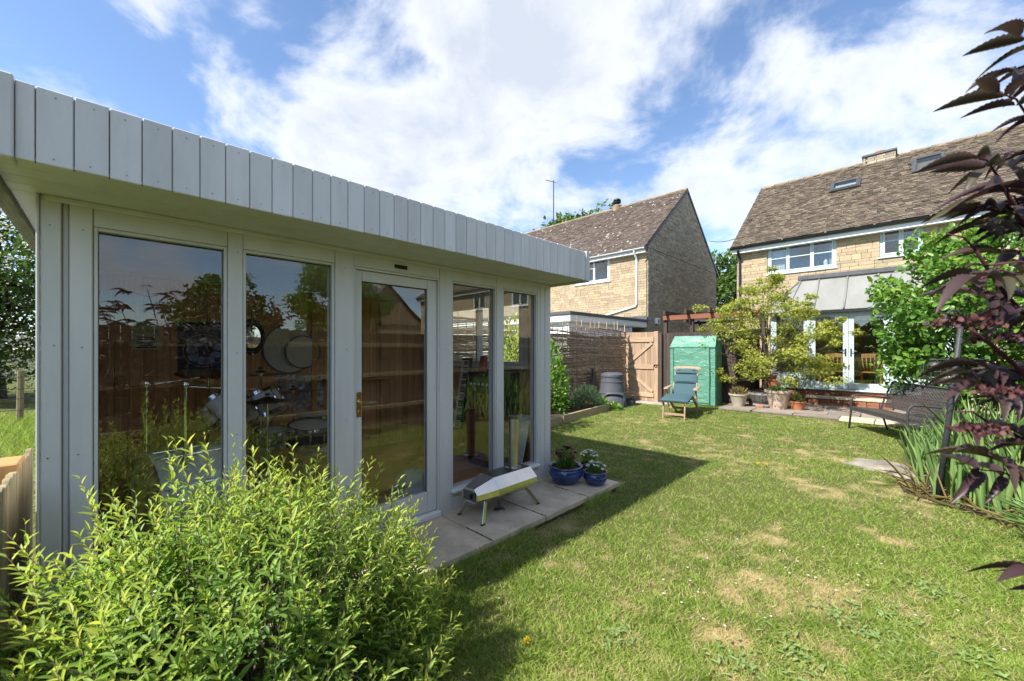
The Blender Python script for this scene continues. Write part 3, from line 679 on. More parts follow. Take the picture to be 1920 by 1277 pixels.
gb = courses(HY - .1, 21.2, 4.72, RZ - .1, [], top=lambda z: (HY - .1 + (z - 4.72) / (RZ - 4.72) * (RYY - HY + .1), 21.2 - (z - 4.72) / (RZ - 4.72) * (21.2 - RYY)))
pieces('stone', 'stone_grey', ho, [(Vector((HX0 - .012 - random.uniform(0, .008), u, z)), (.06, l, h), None) for u, z, l, h in st + gb], 0, 'gable_stonework')
for x in (HX0 + .02, HX1 - .27): MB().slab([(x, HY - .05, 4.72), (x, 21.2, 4.72), (x, RYY, RZ - .06)], (.25, 0, 0)).build('gable', 'mortar', ho)
for sgn, ya, za in ((1, HY - .28, EZ), (-1, 21.1 + .45, EZ)):
    MB().slab([(HX0 - .10, ya, za - .02), (HX1 + .1, ya, za - .02), (HX1 + .1, RYY, RZ - .02), (HX0 - .10, RYY, RZ - .02)], (0, 0, -.06)).build('roof', 'grey_flash', ho)
sl_ = math.hypot(RYY - (HY - .30), RZ - EZ)
def roofpt(px, py):      # photo pixel -> (x, distance up the slope)
    d = ray(px, py); ty, tz = RYY - (HY - .30), RZ - EZ
    k = (ty * (EZ - CZ) - tz * (HY - .30)) / (ty * d[2] - tz * d[1]); return d[0] * k, (d[1] * k - (HY - .30)) / ty * sl_
SK = []
for c in (((1558, 351), (1614, 336), (1557, 364), (1613, 352)), ((1709, 306), (1774, 293), (1709, 327), (1776, 316))):
    q = [roofpt(*p) for p in c]; SK.append((min(q[2][0], q[0][0]), max(q[1][0], q[3][0]), (q[2][1] + q[3][1]) / 2, (q[0][1] + q[1][1]) / 2))
ts = tiles(HX0 - .14, 3.0, HY - .30, EZ, RYY, RZ, .145, .092, .018, SK, 3); ts2 = tiles(3.0, HX1 + .1, HY - .30, EZ, RYY, RZ, .40, .22, .018, SK, 4)
pieces('roof_tile', 'stone_tile', ho, ts + ts2, 300, 'roof_tiling')
for k in range(46):
    x = HX0 - .14 + .45 * k; MB().lathe([(.10, 0), (.085, .43)], (x, RYY, RZ - .03), 12, Matrix.Rotation(R_(90), 4, 'Y')).build('ridge_tile', 'ridge_tile', ho, sm=SH)
box('eaves_fascia', 'upvc_white', ho, (HX0 - .12, HY - .235, EZ - .20), (HX1 + .1, HY - .21, EZ - .055), .003)
box('eaves_soffit', 'upvc_white', ho, (HX0 - .10, HY - .209, EZ - .198), (HX1 + .08, HY - .03, EZ - .18))
MB().slab([(HX0 - .145, HY - .30, EZ - .10), (HX0 - .145, HY - .28, EZ + .01), (HX0 - .145, RYY, RZ), (HX0 - .145, RYY, RZ - .13)], (.025, 0, 0)).build('barge_board', 'grey_flash', ho)
gutter(ho, HX0 - .16, HX1, HY - .295, EZ - .02, 'gutter_black')
MB().tube([(HX0 + .06, HY - .295, EZ - .07), (HX0 + .06, HY - .29, EZ - .16), (HX0 + .06, HY - .08, EZ - .34), (HX0 + .06, HY - .07, EZ - .45), (HX0 + .06, HY - .07, .1)], .036, 10).build('downpipe', 'gutter_black', ho, sm=SH)
hwindow(ho, *OPS[0], HY - .01, 'paint_blue', (.30, .38, .32), curtain=True)
hwindow(ho, *OPS[1], HY - .01, 'paint_blue', (.5, .5))
hwindow(ho, *OPS[2], HY - .01, 'paint_blue', (.5, .5))
for o_ in OPS[3:]: hwindow(ho, *o_, HY - .01, 'upvc_white', (.5, .5), bars=False)
# ornament on the sill
c = MB(); ox = onY(1548, 495, HY + .1); c.lathe([(.05, 0), (.05, .14), (.03, .18), (.008, .2), (.008, .25), (0, .25)], (ox.x, HY + .12, 3.83), 10)
c.build('lantern_ornament', 'paint_white', ho)
# skylights
dsl = Vector((0, RYY - HY + .30, RZ - EZ)).normalized(); nsl = Vector((0, -dsl.z, dsl.y))
for i, (x0, x1, s0, s1) in enumerate(SK):
    Mk = Matrix(((1, 0, 0, 0), (0, dsl.y, nsl.y, 0), (0, dsl.z, nsl.z, 0), (0, 0, 0, 1))); Mk.translation = (0, HY - .30, EZ)
    k = thing('skylight', None, None, (x0, HY, EZ)); k.parent = ho; k.matrix_parent_inverse = XF[ho].inverted()
    f = MB()
    for q in ((x0, x0 + .09, s0, s1), (x1 - .09, x1, s0, s1), (x0 + .09, x1 - .09, s1 - .1, s1), (x0 + .09, x1 - .09, s0, s0 + .08)): f.box((q[0], q[2], 0), (q[1], q[3], .10), Mk)
    f.build('frame', 'skylight_frame', k, .006); box_ = MB().box((x0 + .08, s0 + .07, .0), (x1 - .08, s1 - .09, .012), Mk).build('glass_tone_sheet', 'curtain' if i == 0 else 'room_dark', k)  # sheet colour imitates the glass: pale for reflected sky on the first, dark on the second
    Mo = Mk.copy()
    if i == 1: Mo = Mk @ Matrix.Translation((0, s1 - .2, .10)) @ Matrix.Rotation(R_(14), 4, 'X') @ Matrix.Translation((0, -s1 + .2, -.09))
    s_ = MB()
    for q in ((x0 + .04, x0 + .11, s0 + .02, s1 - .05), (x1 - .11, x1 - .04, s0 + .02, s1 - .05), (x0 + .11, x1 - .11, s1 - .12, s1 - .05), (x0 + .11, x1 - .11, s0 + .02, s0 + .09)): s_.box((q[0], q[2], .085), (q[1], q[3], .125), Mo)
    s_.build('sash', 'skylight_frame', k, .004); MB().box((x0 + .11, s0 + .09, .10), (x1 - .11, s1 - .12, .108), Mo).build('pane', 'pane_house', k)
# chimney
cp = onY(1649, 300, RYY); CK = .16; ch = thing('chimney', None, None, (cp.x, RYY + .1, RZ)); ch.parent = ho; ch.matrix_parent_inverse = XF[ho].inverted()
cs = []
for r in range(4):
    for f_ in range(4):
        for j in (-.22, .0, .22):
            o = .11 if r % 2 else 0; cc = (cp.x + j + o * .4, RYY + .1 - .3 + .6 * (f_ == 1), RZ - .15 + .08 * r) if f_ < 2 else (cp.x - .36 + .72 * (f_ == 3), RYY + .1 + j, RZ - .15 + .08 * r)
            cs.append((Vector(cc), (.21, .05, .07) if f_ < 2 else (.05, .2, .07), None))
box('stack', 'mortar', ch, (cp.x - .35, RYY - .19, RZ - .4), (cp.x + .35, RYY + .39, RZ + .29 - CK)); pieces('stone', 'stone_grey', ch, cs, 0, 'stonework')
box('cap', 'grey_flash', ch, (cp.x - .42, RYY - .26, RZ + .2905 - CK), (cp.x + .42, RYY + .46, RZ + .36 - CK), .01)
MB().lathe([(.13, 0), (.15, .1), (.12, .13), (.0, .13)], (cp.x, RYY + .1, RZ + .361 - CK), 16).build('chimney_pot', 'terracotta', ch, sm=SH)
# --- bay with garden doors
BY = 13.3
by_ = thing('bay', None, None, (-1, BY, 0)); by_.parent = ho; by_.matrix_parent_inverse = XF[ho].inverted()
bx0, bx1 = -2.75, .75
bk = []
for r in range(5):
    x = bx0 - random.uniform(0, .1)
    while x < bx1:
        a, b = max(x, bx0), min(x + .22, bx1); x += .225
        if b - a > .04: bk.append((Vector(((a + b) / 2, BY - .005, .06 + .075 * r)), (b - a - .008, .05, .066), None))
pieces('brick', 'brick', by_, bk, 300, 'brickwork'); box('plinth', 'mortar', by_, (bx0, BY + .005, 0), (bx1, BY + .2, .415))
box('sill', 'paint_blue', by_, (bx0 - .02, BY - .09, .4155), (bx1 + .02, BY + .1, .455), .006)
box('step', 'paving', by_, (-1.9, BY - .42, .21), (-.25, BY - .035, .27), .012)
for r in range(2):
    for k in range(7): piece('brick', 'brick', by_, (-1.72 + .23 * k, BY - .30, .085 + .076 * r), (.22, .2, .07))
def door_leaf(x0, x1, hinge):
    d = thing('garden_door', None, None, (x0, BY, .46)); d.parent = by_; d.matrix_parent_inverse = XF[by_].inverted() if by_ in XF else Matrix()
    f = MB(); z0, z1, st_, bt, tp = .462, 2.44, .105, .16, .11
    f.box((x0, BY - .02, z0), (x0 + st_, BY + .035, z1)); f.box((x1 - st_, BY - .02, z0), (x1, BY + .035, z1)); f.box((x0 + st_ + .001, BY - .019, z0), (x1 - st_ - .001, BY + .035, z0 + bt)); f.box((x0 + st_ + .001, BY - .019, z1 - tp), (x1 - st_ - .001, BY + .035, z1))
    f.build('leaf_frame', 'paint_blue', d, .005)
    box('pane', 'pane_house', d, (x0 + st_ - .006, BY + .004, z0 + bt - .006), (x1 - st_ + .006, BY + .010, z1 - tp + .006))
    hx = x0 + .05 if hinge > 0 else x1 - .05
    MB().box((hx - .016, BY - .028, 1.30), (hx + .016, BY - .0205, 1.50)).build('handle_plate', 'black', d, .002)
    MB().tube([(hx, BY - .028, 1.43), (hx, BY - .06, 1.43), (hx + .02 * hinge, BY - .066, 1.43), (hx + .12 * hinge, BY - .066, 1.43)], .009, 8).build('handle', 'chrome', d, sm=SH)
    for zz in (.75, 1.45, 2.15): MB().tube([((x1 if hinge > 0 else x0), BY - .027, zz - .04), ((x1 if hinge > 0 else x0), BY - .027, zz + .04)], .008, 8).build('hinge', 'steel_dark', d)
door_leaf(-1.838, -1.062, -1); door_leaf(-1.055, -.30, 1)
fr = MB()
for a, b in ((-2.75, -2.68), (-1.93, -1.842), (-.296, -.20), (.68, .75)): fr.box((a, BY - .03, .456), (b, BY + .07, 2.50))
fr.box((-2.679, BY - .028, 2.444), (.679, BY + .07, 2.50)); fr.build('bay_frame', 'paint_blue', by_, .004)
for a, b in ((-2.678, -1.932), (-.198, .678)):
    box('panel', 'paint_blue', by_, (a, BY - .01, .456), (b, BY + .04, .80), .004); f = MB()
    f.box((a, BY - .015, .802), (a + .06, BY + .04, 2.442)); f.box((b - .06, BY - .015, .802), (b, BY + .04, 2.442)); f.box((a + .061, BY - .014, .802), (b - .061, BY + .04, .86)); f.box((a + .061, BY - .014, 2.38), (b - .061, BY + .04, 2.442)); f.build('casement', 'paint_blue', by_, .004)
    box('pane', 'pane_house', by_, (a + .055, BY + .008, .855), (b - .055, BY + .014, 2.386))
for x in (bx0, bx1 - .1): box('side_wall', 'mortar', by_, (x, BY + .201, 0), (x + .1, HY, 2.5)); box('frame_side', 'paint_blue', by_, (x - .01, BY + .071, .456), (x + .09, BY + .2, 2.50))
# lean-to roof of lead sheets with rolls, hipped at the left
zt, zb, yt, yb_ = 3.46, 2.50, HY - .02, BY - .14
xs_ = [-2.95, -2.37, -1.76, -1.14, -.52, .10, .72, .95]
TP = lambda x: max(x, -2.18)
for a, b in zip(xs_, xs_[1:]):
    ta, tb = TP(a), TP(b)
    poly = [(a + .012, yb_, zb), (b - .012, yb_, zb)] + ([(tb - .012, yt, zt), (ta + .012, yt, zt)] if tb - ta > .05 else [(tb, yt, zt)])
    MB().slab(poly, (0, .018, .03)).build('lead_sheet', 'lead', by_)
for x in xs_: MB().tube([(x, yb_ - .005, zb + .03), (TP(x), yt, zt + .035)], .022, 8).build('lead_roll', 'lead', by_, sm=True)
MB().slab([(-2.95, yb_, zb), (-2.18, yt, zt), (-2.95, yt, zb)], (0, 0, .03)).build('hip_sheet', 'lead', by_)
box('eaves_board', 'gutter_black', by_, (-2.96, yb_ - .035, zb - .07), (.96, yb_ - .008, zb + .005), .004); box('eaves_soffit', 'paint_blue', by_, (-2.94, yb_ - .006, zb - .065), (.94, BY - .032, zb - .05))
box('flashing', 'grey_flash', by_, (-2.25, HY - .09, zt + .02), (.98, HY - .035, zt + .14), .008)
# dining room behind the doors
r = MB(); r.box((-3.4, 17.5, .44), (1.6, 17.55, 2.62)); r.box((-3.45, HY + .26, .44), (-3.4, 17.5, 2.62)); r.box((1.6, HY + .26, .44), (1.65, 17.5, 2.62)); r.build('room_wall', 'plaster', by_)
box('room_ceiling', 'plaster', by_, (-3.4, HY + .26, 2.52), (1.6, 17.5, 2.56)); box('room_floor', 'pine', by_, (-3.4, HY + .252, .40), (1.6, 17.5, .44))
box('bay_ceiling', 'plaster', by_, (bx0 + .1, BY + .071, 2.502), (bx1 - .1, HY + .258, 2.516)); box('bay_floor', 'pine', by_, (bx0 + .1, BY + .201, .40), (bx1 - .1, HY + .25, .44))
b = MB()   # scalloped pelmet
for k in range(14): 
    x = -1.95 + .125 * k; b.slab([(x + .001, BY + .14, 2.43)] + [(x + .0625 - .0615 * math.cos(math.pi * j / 6), BY + .14, 2.26 - .05 * math.sin(math.pi * j / 6)) for j in range(7)] + [(x + .124, BY + .14, 2.43)], (0, .012, 0))
b.build('pelmet', 'curtain', by_)
def spindle_chair(x, y, label):
    c = thing('dining_chair', label, 'chair', (x, y, .44)); t = 'pine'
    MB().box((-.23, .0, .42), (.23, .42, .455)).build('seat', t, c, .012, world=False)
    for sx in (-.2, .2):
        MB().tube([(sx, .03, .0), (sx * .92, .06, .42)], .019, 8).build('leg', t, c, world=False, sm=SH); MB().tube([(sx, .40, 0), (sx * .92, .36, .42)], .019, 8).build('leg', t, c, world=False, sm=SH)
    n = 14; top = []
    b = MB(); b.loft([[(-.30 + .6 * k / n, -.10 + .07 * (2 * k / n - 1) ** 2, .80 + .02 * math.sin(math.pi * k / n)), (-.30 + .6 * k / n, -.075 + .07 * (2 * k / n - 1) ** 2, .80 + .02 * math.sin(math.pi * k / n)), (-.30 + .6 * k / n, -.075 + .07 * (2 * k / n - 1) ** 2, .90 + .03 * math.sin(math.pi * k / n)), (-.30 + .6 * k / n, -.10 + .07 * (2 * k / n - 1) ** 2, .90 + .03 * math.sin(math.pi * k / n))] for k in range(n + 1)])
    b.build('top_rail', t, c, .006, world=False)
    for k in range(7):
        u = -1 + 2 * k / 6; MB().tube([(u * .17, .03, .45), (u * .22, -.03, .62), (u * .25, -.085 + .05 * u * u, .815)], [.011, .016, .011], 6).build('spindle', t, c, world=False, sm=True)
    return c
spindle_chair(-1.33, 13.95, 'pine spindle-back dining chair seen through the left garden door')
spindle_chair(-.66, 13.85, 'pine spindle-back dining chair seen through the right garden door')
tb_ = thing('dining_table', 'pine dining table behind the chairs inside the garden doors', 'table', (-1.0, 14.9, .44))
MB().box((-.9, -.45, .71), (.9, .45, .75)).build('table_top', 'pine', tb_, .008, world=False)
for sx in (-.8, .8):
    for sy in (-.36, .36): MB().box((sx - .04, sy - .04, 0), (sx + .04, sy + .04, .709)).build('leg', 'pine', tb_, .005, world=False)

# --- neighbouring house
NX1, NX0, NY, NE, NR, NRY = -6.75, -21., 13.86, 5.18, 8.36, 17.53
nh = thing('gabled_house', 'neighbouring stone house with brown roof and shaded windowless gable', 'house', (-10, NY, 0))
NOPS = [(-9.9, -8.27, 4.16, 5.14), (-15.5, -13.5, 4.16, 5.14)]
for a, b, c, d in holes(NX0, NX1, 0, 5.2, NOPS): box('wall', 'mortar', nh, (a, NY, c), (b, NY + .25, d))
box('wall', 'mortar', nh, (NX1 - .25, NY + .251, 0), (NX1 - .001, 21.2, 5.2)); box('wall', 'mortar', nh, (NX0, 21.201, 0), (NX1, 21.3, 5.2))
MB().slab([(NX1 - .26, NY, 5.2), (NX1 - .26, 21.2, 5.2), (NX1 - .26, NRY, NR - .08)], (.255, 0, 0)).build('gable', 'mortar', nh)
st = courses(-12.5, NX1, 1.8, 5.2, NOPS, hs=(.085, .1, .11)); st.sort(key=lambda q: -q[0])
pieces('stone', 'stone', nh, [(Vector((u, NY - .012 - random.uniform(0, .008), z)), (l, .06, h), None) for u, z, l, h in st], 300, 'stonework')
st = courses(NY, 21.2, .8, 5.2, [], hs=(.07, .08, .09)) + courses(NY - .1, 21.3, 5.2, NR - .1, [], hs=(.07, .08, .09), top=lambda z: (NY - .1 + (z - 5.2) / (NR - 5.2) * (NRY - NY + .1), 21.3 - (z - 5.2) / (NR - 5.2) * (21.3 - NRY)))
pieces('stone', 'stone_grey', nh, [(Vector((NX1 + .012 + random.uniform(-.005, .008), u, z)), (.06, l, h), None) for u, z, l, h in st], 0, 'gable_stonework')
for ya in (NY - .26, 21.46): MB().slab([(NX0, ya, NE - .02), (NX1 + .05, ya, NE - .02), (NX1 + .05, NRY, NR - .02), (NX0, NRY, NR - .02)], (0, 0, -.06)).build('roof', 'grey_flash', nh)
tl = tiles(NX0, NX1 + .07, NY - .28, NE, NRY, NR, .18, .11, .014, (), 5); tl.sort(key=lambda q: -q[0].x)
pieces('roof_tile', 'plain_tile', nh, tl, 300, 'roof_tiling')
lc = []
dn = Vector((0, NRY - NY + .28, NR - NE)); ln = dn.length; dn.normalize(); nn_ = Vector((0, -dn.z, dn.y))
for k in range(260):
    s = random.uniform(.1, ln * .95); x = random.uniform(-17, NX1); c = Vector((x, NY - .28, NE)) + dn * s + nn_ * .036
    if fbm(np.array([x]), np.array([s]), 4, .7, 2)[0] > .42: lc.append((c, (random.uniform(.03, .11), random.uniform(.03, .07), .006), Matrix.Rotation(math.atan2(dn.z, dn.y), 4, 'X') @ Matrix.Rotation(random.uniform(0, 3), 4, 'Z')))
pieces('lichen', 'lichen', nh, lc, 0, 'lichen_spots')
for k in range(32): MB().lathe([(.10, 0), (.085, .43)], (NX1 + .06 - .45 * (k + 1), NRY, NR - .03), 12, Matrix.Rotation(R_(90), 4, 'Y')).build('ridge_tile', 'ridge_tile', nh, sm=SH)
box('eaves_fascia', 'upvc_white', nh, (NX0, NY - .225, NE - .19), (NX1 + .05, NY - .20, NE - .055), .003); box('eaves_soffit', 'upvc_white', nh, (NX0, NY - .199, NE - .188), (NX1 + .05, NY - .03, NE - .17))
for p, q in (((NY - .27, NE), (NRY, NR)), ((21.47, NE), (NRY, NR))): MB().slab([(NX1 + .055, p[0], p[1] - .12), (NX1 + .055, p[0], p[1] + .0), (NX1 + .055, q[0], q[1] - .01), (NX1 + .055, q[0], q[1] - .13)], (.022, 0, 0)).build('verge', 'gutter_black', nh)
gutter(nh, NX0, NX1 + .05, NY - .275, NE - .02, 'upvc_white')
dpx = -7.12
MB().tube([(dpx, NY - .275, NE - .07), (dpx, NY - .26, NE - .15), (dpx, NY - .08, NE - .34), (dpx, NY - .07, NE - .45), (dpx, NY - .07, 3.15), (dpx - .05, NY - .07, 3.08), (dpx - 1.75, NY - .07, 2.72)], .038, 10).build('downpipe', 'upvc_white', nh, sm=SH)
hwindow(nh, *NOPS[0], NY - .01, 'upvc_white', (.56, .44), bars=(.62, 0), fw=.06); hwindow(nh, *NOPS[1], NY - .01, 'upvc_white', (.5, .5), bars=False)
cw = thing('cowl', None, None, (-9.78, NRY, NR)); cw.parent = nh; cw.matrix_parent_inverse = XF[nh].inverted(); cx_ = onY(1157, 380, NRY)
MB().lathe([(.22, -.25), (.22, .12), (.16, .16), (0, .16)], (cx_.x, NRY, NR), 14).build('flue_base', 'ridge_tile', cw, sm=SH)
MB().lathe([(.11, .161), (.11, .26), (.19, .27), (.19, .31), (.12, .32), (.12, .36), (.19, .37), (.16, .44), (0, .45)], (cx_.x, NRY, NR), 14).build('flue_cowl', 'black', cw, sm=SH)
ax = onY(1038, 420, NRY)
ae = thing('tv_aerial', 'thin rooftop television aerial on the neighbouring ridge', 'aerial', (ax.x, NRY, NR))
MB().tube([(0, 0, -.2), (0, 0, 2.55)], .028, 6).build('mast', 'wire', ae, world=False)
d_ = Vector((-.55, .2, .30)); MB().tube([Vector((.12, -.04, 2.40)), Vector((.12, -.04, 2.40)) + d_ * 1.6], .018, 6).build('boom', 'wire', ae, world=False)
for k in range(6):
    p = Vector((.05, 0, 2.43)) + d_ * (.25 * k); MB().tube([p + Vector((-.1, -.30, 0)) * .6, p + Vector((.1, .30, 0)) * .6], .010, 5).build('element', 'wire', ae, world=False)
# flat-roofed white extension
ex = thing('flat_roof_extension', 'white flat-roofed extension beside the woven willow fence', 'extension', (-9, 11, 0))
e1 = onX(1070, 583, -6.72); ey0 = e1.y; ez = e1.z
box('wall', 'upvc_white', ex, (-12.5, ey0 + .12, 0), (-6.86, 12.75, ez - .30)); box('recess_wall', 'stone_grey', ex, (-12.5, 12.751, 0), (-7.3, 13.8, ez - .3))
box('post', 'upvc_white', ex, (-6.88, 12.752, 0), (-6.80, 12.84, ez - .281))
box('fascia', 'upvc_white', ex, (-12.6, ey0, ez - .28), (-6.74, 13.84, ez - .09), .004); box('fascia_lip', 'upvc_white', ex, (-12.58, ey0 + .02, ez - .30), (-6.76, 13.83, ez - .281))
box('roof_edge', 'grey_flash', ex, (-12.64, ey0 - .04, ez - .089), (-6.70, 13.845, ez), .006); box('upstand', 'grey_flash', ex, (-12.6, 13.78, ez + .001), (-6.72, 13.83, ez + .14))
vb = thing('gas_meter_box', 'small white box fixed to the shaded gable wall', 'wall box', (NX1, 0, 0)); q = onX(1228, 603, NX1)
box('cabinet', 'upvc_white', vb, (NX1 + .04, q.y - .13, q.z - .1), (NX1 + .13, q.y + .16, q.z + .13), .01); box('cover', 'lead', vb, (NX1 + .131, q.y - .02, q.z - .07), (NX1 + .14, q.y + .1, q.z + .08), .004)
# slate-roofed house seen only as a reflection in the summerhouse door
DX_, DY_ = 4, 13
fh = thing('slate_house', 'slate-roofed stone cottage mirrored in the summerhouse door glass', 'house', (34, 19, 0))
box('wall', 'stone', fh, (30, 15, 0), (40, 23, 3.9)); MB().slab([(29.9, 15, 3.9), (29.9, 23, 3.9), (29.9, 19, 7.6)], (10.2, 0, 0)).build('gable', 'stone', fh)
for s in (-1, 1): MB().slab([(29.6, 19 + 4.3 * s, 3.7), (40.4, 19 + 4.3 * s, 3.7), (40.4, 19, 7.75), (29.6, 19, 7.75)], (0, 0, .1)).build('roof', 'grey_flash', fh)
for x in (30.4, 39): box('chimney', 'stone', fh, (x, 18.6, 7.2), (x + .7, 19.4, 8.6))
for y in (16.2, 20): MB().box((29.85, y, 1.2), (29.89, y + 1.1, 2.5)).build('window', 'upvc_white', fh)
cb = thing('telephone_wire', 'black telephone wire running to the stone house gable', 'wire', (-4, 14, 5)); p = onY(1330, 452, 19.0); q = Vector((HX0 - .1, 15.2, 5.35))
MB().tube([p.lerp(q, k / 8) - Vector((0, 0, .12 * math.sin(math.pi * k / 8))) for k in range(9)], .012, 5).build('cable', 'black', cb)

# ------------------------------------------------------------------ fences, gate, pergola
fs = thing('picket_fence', 'low weathered fence of round-topped wooden pales beside the summerhouse', 'fence', (-2.2, -.32, 0))
x = -1.15; k = 0
while x > -3.75:
    w = .088; h = .885 + random.uniform(-.012, .012); poly = [(x, -.31, -.05), (x - w, -.31, -.05)] + [(x - w / 2 - w / 2 * math.cos(math.pi * j / 10), -.31, h - .045 + .045 * math.sin(math.pi * j / 10)) for j in range(11)]
    MB().slab(poly, (0, -.028 + random.uniform(-.003, .003), 0)).build('pale', 'pale_wood', fs, .004); x -= w + .005; k += 1
for z in (.25, .68): box('rail', 'pale_wood', fs, (-3.75, -.40, z), (-1.1, -.345, z + .07), .004)
tp = thing('timber_post', 'chunky new orange timber post standing behind the low picket fence', 'post', (-3.25, -.6, 0))
q = onX(36, 868, -3.2); box('post', 'new_timber', tp, (-3.42, q.y - .30, -.05), (-3.2, q.y - .0, q.z), .008); box('cleat', 'new_timber', tp, (-3.47, q.y - .25, .3), (-3.421, q.y - .1, .6), .004)
wf = thing('wire_fence', 'post and wire fence at the field edge below the hawthorn', 'fence', (-13, -2, 0))
for y in (-9, -6.2, -3.4, -1.25, 2.2): MB().tube([(-12.9, y, -.1), (-12.9, y + .02, 1.05)], .05, 8).build('post', 'pale_wood', wf, sm=SH)
for z in (.25, .48, .68, .92): MB().tube([(-12.84, -9, z), (-12.84, -3.4, z - .01), (-12.84, 2.2, z)], .006, 5).build('strand', 'wire', wf)

def boards(par, name, m, x0, x1, y, z0, z1, w, gap=.004, th=.018, axis='x', var=.0):
    """Upright boards side by side, each its own part."""
    b = MB(); b.box((-w / 2 + gap / 2, -th / 2, -.5), (w / 2 - gap / 2, th / 2, .5)); me = b.mesh(name, .0025); me.materials.append(MATS[m]); u = x0 + w / 2
    while u < x1:
        dz = random.uniform(-var, var); M = Matrix.Translation((u, y + random.uniform(-.003, .003), (z0 + z1 + dz) / 2) if axis == 'x' else (y + random.uniform(-.003, .003), u, (z0 + z1 + dz) / 2))
        if axis == 'y': M = M @ Matrix.Rotation(R_(90), 4, 'Z')
        link(name, me, None, par, True, M @ Matrix.Diagonal((1, 1, z1 - z0 + dz, 1))); u += w
GY_ = 11.55
gt = thing('garden_gate', 'light brown ledged and braced wooden garden gate with black ring latch', 'gate', (-5.8, GY_, -.1))
boards(gt, 'board', 'gate_wood', -6.33, -5.40, GY_, -.085, 2.0, .104, var=.006)
box('stile', 'gate_wood', gt, (-5.395, GY_ - .012, -.095), (-5.275, GY_ + .012, 2.02), .004)
for z0, z1 in ((1.70, 1.845), (.88, 1.01), (.04, .17)): box('rail', 'gate_rail', gt, (-6.34, GY_ - .04, z0), (-5.40, GY_ - .0125, z1), .004)
for p, q in (((-6.22, 1.05), (-5.46, 1.67)), ((-6.28, .84), (-5.44, .20))): MB().beam((p[0], GY_ - .026, p[1]), (q[0], GY_ - .026, q[1]), .026, .095, (0, 0, 1)).build('brace', 'gate_rail', gt, .003)
MB().lathe([(.035, 0), (.045, .008), (.035, .014), (.028, .008), (.035, 0)], (-5.34, GY_ - .02, .98), 16, Matrix.Rotation(R_(90), 4, 'X')).build('latch_ring', 'black', gt, sm=True); box('latch_bar', 'black', gt, (-5.40, GY_ - .024, 1.0), (-5.27, GY_ - .013, 1.025), .003)
box('gate_post', 'gate_wood', gt, (-6.46, GY_ - .05, -.2), (-6.35, GY_ + .05, 2.02), .005)
df = thing('board_fence', 'dark brown close-boarded fence behind the green mini greenhouse', 'fence', (-4.2, 11.62, 0))
box('post', 'dark_board', df, (-5.255, 11.52, -.2), (-5.155, 11.62, 1.98), .005); box('gravel_board', 'gate_wood', df, (-5.15, 11.585, -.12), (-3.2, 11.61, .04), .004)
boards(df, 'board', 'dark_board', -5.15, -3.2, 11.62, .045, 1.96, .108, var=.008)
for z in (.4, 1.5): box('rail', 'dark_board', df, (-5.15, 11.635, z), (-3.2, 11.68, z + .08))
boards(df, 'slat', 'dark_board', 11.68, 14.0, -3.2, .02, 1.9, .075, gap=.02, axis='y', var=.01)
pg = thing('pergola', 'reddish brown timber pergola above the dark fence', 'pergola', (-4.2, 12.4, 0)); PY = 12.2
box('beam', 'red_beam', pg, (-5.42, PY, 2.38), (-2.75, PY + .06, 2.52), .005); box('beam', 'dark_board', pg, (-5.42, 13.75, 2.38), (-2.95, 13.81, 2.52), .005)
for px in (1251, 1290, 1334, 1387): q = onY(px, 580, PY); box('rafter', 'dark_board', pg, (q.x - .035, PY - .22, 2.525), (q.x + .035, 13.95, 2.655), .005)
for x in (-5.42, -4.62): box('post', 'dark_board', pg, (x, PY + .061, 0), (x + .1, PY + .16, 2.52), .005)
box('post', 'dark_board', pg, (-3.05, 13.6, 0), (-2.96, 13.7, 2.38), .005)
sd = thing('dark_shed', 'dark stained shed wall under the pergola', 'shed', (-4.2, 13, 0))
for k in range(16): box('cladding_board', 'dark_board', sd, (-4.75, 13.0 - .006 * (k % 2), .02 + .145 * k), (-3.5, 13.03, .02 + .145 * k + .142), .003)
box('shed_body', 'black', sd, (-4.74, 13.031, 0), (-3.51, 13.7, 2.3)); box('roof', 'grey_flash', sd, (-4.8, 12.93, 2.342), (-3.45, 13.74, 2.37))
rf = thing('boundary_fence', 'tall brown close-boarded boundary fence, mirrored in the summerhouse glass', 'fence', (1.6, 5, 0))
boards(rf, 'board', 'fence_board', -2.4, 13.2, 1.66, .12, 1.80, .11, axis='y', var=.006)
for z in (.32, .95, 1.52): box('rail', 'pale_wood', rf, (1.585, -2.4, z), (1.648, 13.2, z + .075), .006)
box('gravel_board', 'pale_wood', rf, (1.64, -2.4, -.03), (1.67, 13.2, .118))
for k in range(9): box('post', 'fence_board', rf, (1.675, -2.35 + 1.9 * k, -.1), (1.76, -2.26 + 1.9 * k, 1.85), .005)
